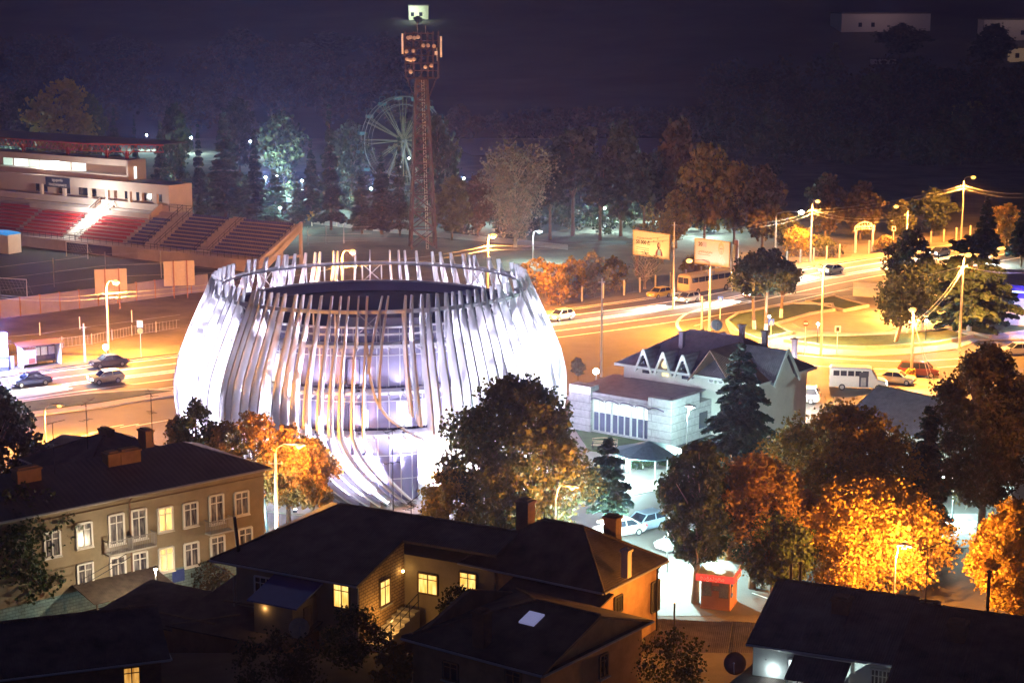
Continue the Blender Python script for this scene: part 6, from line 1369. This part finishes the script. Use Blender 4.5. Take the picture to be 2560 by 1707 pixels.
bl('plane_tree', 'leaning plane tree with a pale mottled trunk beside the kiosk', (1738,1506), 1100, 105, 24000, .23, 'green', th=.28, prof='oval', spread=.2, clumps=90, bm=M_bark2, lean=-1.3, tr=.26, limbs=26)
bl('maple_tree', 'tall rust brown tree above the golden one', (2095,1395), 1005, 200, 40000, .24, 'rust', th=.2, prof='round', spread=.2, clumps=120, tr=.3, limbs=30)
bl('maple_tree', 'golden maple glowing round the slim curved lamp', (2165,1480), 1190, 205, 42000, .22, 'gold', th=.07, prof='round', spread=.2, clumps=120, bm=M_bark2, tr=.26, limbs=30)
bl('maple_tree', 'olive and orange maple between plane tree and golden maple', (1880,1470), 1125, 155, 32000, .22, 'orange', th=.2, prof='round', spread=.2, clumps=110, tr=.26, limbs=26)
bl('maple_tree', 'dark green maple low behind the kiosk roof', (1930,1498), 1260, 105, 16000, .22, 'green', th=.2, prof='round', spread=.22, clumps=60)
bl('maple_tree', 'golden maple cut by the right edge of the picture', (2530,1560), 1240, 125, 32000, .22, 'gold', th=.15, prof='oval', spread=.2, clumps=110, bm=M_bark2, tr=.28)
bl('walnut_tree', 'tall dark brown tree with a ragged top at the right', (2452,1335), 845, 140, 42000, .24, 'brown', th=.17, prof='oval', spread=.19, clumps=140, tr=.34, limbs=36)
cf('cedar_tree', 'dark cedar squeezed between the rust tree and the tall brown tree', (2310,1330), 1010, 95, 9000, lm='cedar', size=.42, levels=20)
cf('cedar_tree', 'blue green cedar in front of the dormer restaurant', (1846,1188), 858, 155, 19000, lm='bluec', size=.42, levels=25, power=.8, droop=.26, ragged=.42, tr=.24)
cf('cedar_tree', 'young cedar with a bare lower trunk below the garden pavilion', (1518,1352), 1098, 105, 9500, lm='cedar', size=.40, b0=.30, levels=13, power=.7, ragged=.45)
bl('pine_tree', 'black ragged pine at the left edge over the road', (-5,1300), 945, 135, 9000, .36, 'pine', th=.2, prof='oval', clumps=40, spread=.2, limbs=30, tr=.26)
bl('courtyard_tree', 'leafy tree in front of the left end of the apartment block', (42,1570), 1225, 155, 17000, .26, 'green', th=.25, prof='oval', clumps=46, bm=M_bark2, tr=.24)
def bush(lab, base, top, hw, n, lm, z=None, leaf=.16, name='garden_bush', grp=None, th=.04, **k):
    P = G(*base) if z is None else G(*base, z); P.z = terr(P.x, P.y) if z is None else z
    t = thing(name, lab, 'bush', P, random.uniform(0,6), grp); H = hz(top, P.y)-P.z
    broadleaf(t, H, hw/scale_at(P.y, P.z+1), H*th, n, leaf, lm, 'round', k.pop('clumps', 20), tr=.07, limbs=10, **k); return t
bush('round twiggy bush before the turquoise plinth', (520,1488), 1402, 58, 2600, 'brown', bare=3)
bush('dark bush with a few lit leaves under the block wall', (880,1660), 1520, 85, 3600, 'green', z=5.6)
bush('black tangle of shrubs at the bottom below the blue porch', (700,1760), 1590, 120, 4200, 'dark', z=5.6)
bush('shrub glittering with amber leaves left of the skylight house', (985,1735), 1600, 55, 2600, 'orange', z=5.6)
bush('dark shrub on the shed roof edge by the lit corner window', (1150,1560), 1465, 60, 2000, 'dark', z=6)
bush('shrub in the dark gap right of the skylight house', (1690,1740), 1570, 95, 2600, 'dark', z=5.6)
bush('small round pale tree on the pavement right of the hall', (1445,950), 893, 20, 1400, 'pale', leaf=.2, th=.25)
bush('low feathery hedge between path and pavilion', (1600,1170), 1130, 32, 1600, 'green', leaf=.2)
bush('feathery hedge right of the pavilion path', (1660,1162), 1124, 36, 1600, 'green', leaf=.2)
bush('yellow lit shrub at the foot of the glaring lamp pole', (2276,948), 922, 16, 600, 'gold', leaf=.2)
# island trees
IP = 'umbrella pines on the lawn of the island'
kw = dict(prof='flat', clumps=30, white=1.5, limbs=16, tr=.22, spread=.26, th=.52)
bl('umbrella_pine', 'umbrella pine with a crooked whitewashed trunk, left on the island lawn', (1886,829), 640, 62, 4200, .36, 'pine', IP, lean=.5, **kw)
bl('umbrella_pine', 'umbrella pine with a straight whitewashed trunk nearest the low wall', (1914,838), 622, 60, 4200, .36, 'pine', IP, **kw)
bl('umbrella_pine', 'umbrella pine at the right of the lawn, crown hanging over the road', (1952,800), 655, 52, 3200, .36, 'pine', IP, lean=.4, **kw)
bl('island_pine', 'low spreading pine whose trunk leans beyond the plaza', (2238,860), 685, 78, 4800, .36, 'pine', th=.35, prof='flat', clumps=34, white=1.6, lean=-1.6, limbs=18)
bl('island_pine', 'tall dark pine rising over the island against the road', (2266,838), 565, 68, 5200, .40, 'pine', th=.25, prof='oval', clumps=36, white=1.6, limbs=18)
cf('island_cedar', 'wide cedar with tiered boughs and a whitewashed foot on the island', (2422,836), 596, 185, 13000, lm='cedar', size=.55, b0=.13, levels=20, power=.6, white=1.7, tr=.3, droop=.14)
cf('island_cedar', 'thin dark cedar between the tall pine and the wide cedar', (2305,832), 600, 70, 4200, lm='cedar', size=.5, b0=.2, levels=18, white=1.6)
cf('roadside_cedar', 'dark conifer behind the cool lamp at the right edge', (2462,668), 490, 48, 4000, lm='cedar', size=.6, b0=.2, levels=18)
cf('roadside_cedar', 'second dark conifer touching the right edge', (2552,668), 520, 45, 3500, lm='cedar', size=.6, b0=.2, levels=16)
bl('roadside_tree', 'yellow lit tree behind the right edge conifers', (2515,640), 510, 50, 2400, .5, 'gold', prof='round', clumps=22)
# shrubs and bare trees along the fence
FS = 'shrubs along the road fence'
for x, yb, yt, hw, lm, lab in ((1385,760,650,48,'orange','orange lit shrub just right of the hall rim'),(1430,745,640,42,'rust','reddish shrub behind the fence, second from the hall'),(1480,738,625,45,'pale','pale shrub below the left billboard'),(1535,728,640,40,'rust','pinkish shrub left of the billboard column'),(1340,745,640,46,'rust','shrub in the dark directly beyond the hall rim'),(1735,690,640,35,'rust','low shrub between the two billboards'),(1990,640,570,50,'gold','yellow shrub lit by the fence lamp'),(2060,640,590,40,'olive','shrub left of the park arch'),(2215,630,590,30,'brown','shrub right of the park arch')):
    bush(lab, (x,yb), yt, hw, 1500, lm, leaf=.36, name='fence_shrub', grp=FS, bare=2)
t = bl('bare_tree', 'leafless pink lit tree under the yellowish billboard', (1612,722), 640, 52, 300, .25, 'pale', prof='fan', clumps=24, limbs=24, bare=6, tr=.2, bm=mat('bleached_bark', (.5,.4,.34), .9))
bl('bare_tree', 'leafless tree behind the yellowish billboard', (1655,655), 530, 62, 1200, .3, 'rust', prof='fan', clumps=26, limbs=26, bare=5, tr=.22)
bl('pale_tree', 'tall pale feathery tree with upswept branches right of the tower', (1288,618), 355, 100, 6500, .42, 'pale', prof='fan', clumps=54, limbs=50, bare=6, tr=.3, th=.12, bm=M_bark2)
# park conifers and trees, kinds copied from a few
PR = {}
def proto(k):
    if k in PR: return PR[k]
    if k[0] == 'c':
        t = thing('park_conifer', 'x', 'tree'); conifer(t, 10, 2.6, 5200, lm={'c1':'cedar','c2':'bluec','c3':'cedar'}[k], size=.38, levels=22, power={'c1':1.15,'c2':.9,'c3':1.4}[k], ragged=.45, tr=.16)
    else:
        t = thing('park_tree', 'x', 'tree'); lm = {'b1':'brown','b2':'rust','b3':'olive','b4':'gold','b5':'dark','p1':'pine','o1':'olive'}[k]
        if k == 'p1': broadleaf(t, 10, 2.6, 4.6, 2200, .5, lm, 'oval', 24, tr=.16, limbs=12, spread=.3)
        elif k == 'o1': broadleaf(t, 10, 1.5, .8, 2200, .4, lm, 'column', 30, tr=.14, limbs=8, spread=.4)
        else: broadleaf(t, 10, 3.4, 1.8, 2600, .5, lm, 'oval' if k != 'b4' else 'round', 34, tr=.18, limbs=14, spread=.28)
    PR[k] = [t, False]; return PR[k]
def park(k, lab, base, top, hw, group, Y=None):
    pr = proto(k); P = onY(base[0], base[1], Y) if Y else G(*base); P = Vector((P.x, P.y, terr(P.x, P.y)))
    H = hz(top, P.y)-P.z; r = hw/scale_at(P.y, P.z+4); r0 = {'c':2.6,'p':2.6,'o':1.5,'b':3.6}[k[0]]
    t = pr[0] if not pr[1] else copy_thing(pr[0], (0,0,0)); pr[1] = True
    t.location = P; t.rotation_euler.z = random.uniform(0, 6); t.scale = (r/r0, r/r0, H/10); t['label'] = lab; t['group'] = group; return t
GC, GB, GR, GH = 'conifers of the park', 'leafy trees of the park', 'trees of the far grove', 'trees on the dark hillside'
for k, x, yb, yt, hw, lab in (
 ('c1',290,462,268,36,'conifer just right of the golden tree'),('c3',340,455,288,26,'slim conifer behind the canopy roof tip'),('c1',405,500,300,40,'conifer rising beside the press box wall'),
 ('c3',500,520,312,38,'narrow conifer left of the tall spire'),('c2',565,545,282,76,'tall spired blue conifer left of centre in the park'),('c1',640,540,335,52,'dark conifer right of the tall spire'),
 ('c2',690,568,428,62,'cedar lit yellow by the bright pair of lamps'),('c1',780,560,345,48,'dark conifer in the middle of the park'),('c3',828,575,262,62,'dark spire left of the ferris wheel'),
 ('c2',905,585,430,58,'lit cedar under the left side of the ferris wheel'),('c1',955,585,380,70,'dark conifer covering the wheel foot'),('c3',1000,590,345,42,'conifer touching the left of the tower'),
 ('c1',745,565,440,40,'low conifer right of the lamp pair'),('c2',615,560,440,50,'low lit conifer behind the stand top rail'),('c1',455,515,380,34,'dark conifer behind the press box corner')):
    park(k, lab, (x,yb), yt, hw, GC)
for k, x, yb, yt, hw, lab in (
 ('b4',168,440,192,92,'big golden brown tree behind the grandstand roof'),('b5',62,430,225,70,'dark tree left of the golden tree'),('b3',235,430,235,44,'greenish tree leaning on the golden tree'),
 ('b5',710,480,275,62,'dark leafy tree behind the lamp pair'),('b5',880,500,300,55,'dark leafy tree behind the wheel rim'),('b3',1130,600,440,62,'grey green tree lit from below right of the tower'),('b5',1095,560,285,62,'dark tree at the right side of the tower'),
 ('b1',1195,590,430,52,'brownish tree left of the pale feathery tree'),('b5',440,470,260,55,'dim tree above the canopy roof tip'),('b5',600,440,245,60,'dim tree on the far side of the park, left'),('b5',1030,480,300,50,'dim tree hidden behind the tower')):
    park(k, lab, (x,yb), yt, hw, GB)
for k, x, yb, yt, hw, lab in (
 ('p1',1375,600,400,60,'tall pine with bare trunk right of the pale tree'),('p1',1432,590,318,75,'tallest pine of the grove, left of the billboards'),('p1',1500,600,400,60,'pine above the yellowish billboard, left'),
 ('b5',1552,590,300,80,'dark broad tree standing above the yellowish billboard'),('p1',1610,610,380,62,'pine directly behind the yellowish billboard'),('b1',1690,600,290,80,'brown tree with the highest crown above the two billboards'),
 ('b2',1760,610,345,72,'rust red tree above the pink billboard'),('b2',1690,620,470,50,'small red tree between the billboards'),('b2',1835,610,395,66,'red brown tree right of the pink billboard'),('b1',1905,620,410,66,'brown tree behind the double arm lamp'),
 ('b3',1965,625,530,48,'low olive tree under the double arm lamp'),('b1',2062,600,430,62,'round dim tree above the fence lamp'),('b1',2150,600,450,58,'dim tree above the park arch'),('b5',2330,590,470,60,'dark tree left of the tallest lamp'),('b3',2250,600,500,40,'small tree behind the arch lamp'),('b2',1630,560,420,45,'dark red tree beyond the grove lamps')):
    park(k, lab, (x,yb), yt, hw, GR)
for k, x, yb, hpx, hw, lab in (
 ('o1',2085,215,112,22,'slim poplar alone on the dark hillside'),('b3',2182,292,108,54,'round olive tree in the middle of the right hillside'),('b1',2270,300,68,50,'tan topped bush tree on the right hillside'),('b1',1985,300,105,40,'brown tree left of the round hillside tree'),
 ('b5',2250,150,90,70,'black tree in front of the long hillside house'),('b5',2480,175,115,70,'black tree before the hillside house at the edge'),('b2',2440,330,80,60,'reddish tree low on the hillside, far right'),('b5',2360,250,80,60,'dark tree mid hillside between houses and lamps'),
 ('b5',2060,330,80,60,'dim tree low on the hillside left of the tan bush'),('b5',1045,62,22,14,'little tree silhouetted at the lit hilltop house'),('b5',300,170,80,70,'dim tree on the left of the hillside'),('b5',820,170,90,80,'dim tree on the hillside left of the tower'),('b5',600,150,80,70,'dim tree on the hillside above the park'),('b5',90,160,60,60,'dim tree high at the left edge'),('b1',2530,400,70,50,'dim tree right of the tallest lamp'),('b5',1880,240,70,55,'dark bushy tree left of the hillside poplar'),('b1',2330,380,60,60,'dim brown tree above the wires at the right')):
    Y = hit(x, yb); park(k, lab, (x,yb), yb-hpx, hw, GH, Y)
SG = 'whitewashed saplings behind the stand'
for i, (x, yb, yt) in enumerate(((780,566,528),(806,563,535),(842,566,530),(858,568,535),(975,575,540),(996,582,548))):
    P = G(x, yb); t = thing('sapling', ['sapling nearest the stand end','second sapling from the stand end','third sapling from the stand end, by the mesh fence','fourth sapling from the stand end','leafy sapling just left of the tower foot','sapling touching the tower foot'][i], 'tree', P, i, SG); H = hz(yt, P.y)
    broadleaf(t, H, H*.3, H*.35, 260, .3, 'gold' if i in (0,4) else 'olive', 'round', 8, tr=.1, limbs=4, white=H*.28)

# ================================================================ far woods and undergrowth that read as one mass
def wood(name, spots, lm, n, leaf):
    C = []
    for (x, y, z, r, h) in spots:
        d = RNG.normal(size=(n, 3)); d /= np.linalg.norm(d, axis=1, keepdims=True); rr = RNG.uniform(.3, 1.1, n)[:, None]**.5
        p = d*rr*np.array([r, r, h*.5]); p += .25*r*np.sin(p[:, [1,2,0]]*3.0/r+x); C.append(p+np.array([x, y, z+h*.55]))
    o = quads_obj(name, rquads(np.concatenate(C), leaf), LF[lm]); o['kind'] = 'stuff'; return o
sp1 = []
for i in range(230):
    if i % 2: px, py = random.uniform(1780, 2620), random.uniform(215, 420)
    else: px, py = random.uniform(-60, 1060), random.uniform(150, 330)
    Y = hit(px, py); P = onY(px, py, Y); P.z = terr(P.x, Y); sp1.append((P.x, P.y, P.z, random.uniform(4, 8), random.uniform(7, 13)))
for i in range(70):
    px, py = random.uniform(1060, 1800), random.uniform(318, 352); Y = hit(px, py); P = onY(px, py, Y); sp1.append((P.x, P.y, terr(P.x, Y), random.uniform(3, 5), random.uniform(3, 7)))
wood('hillside_wood', sp1, 'brown', 170, 1.3)
sp2 = []
for i in range(260):
    px, py = random.choice(((random.uniform(450, 1060), random.uniform(440, 560)), (random.uniform(1130, 1900), random.uniform(500, 585)), (random.uniform(1300, 1950), random.uniform(440, 500))))
    P = G(px, py); sp2.append((P.x, P.y, 0, random.uniform(1, 2.6), random.uniform(1.2, 3.6)))
wood('park_undergrowth', sp2, 'dark', 120, .55)
# ================================================================ haze: one closed box of air
_hz = MB(); _hz.box(-900, -30, -4, 900, 1420, 150)
_hm = bpy.data.materials.new('haze_air'); _hm.use_nodes = True; _n = _hm.node_tree.nodes
_n.remove(_n['Principled BSDF']); _pv = _n.new('ShaderNodeVolumePrincipled')
_pv.inputs['Color'].default_value = (.36, .36, 1.0, 1); _pv.inputs['Density'].default_value = .00025; _pv.inputs['Anisotropy'].default_value = .72
_hm.node_tree.links.new(_pv.outputs[0], _n['Material Output'].inputs['Volume'])
_ho = _hz.obj('haze', _hm, kind='stuff')
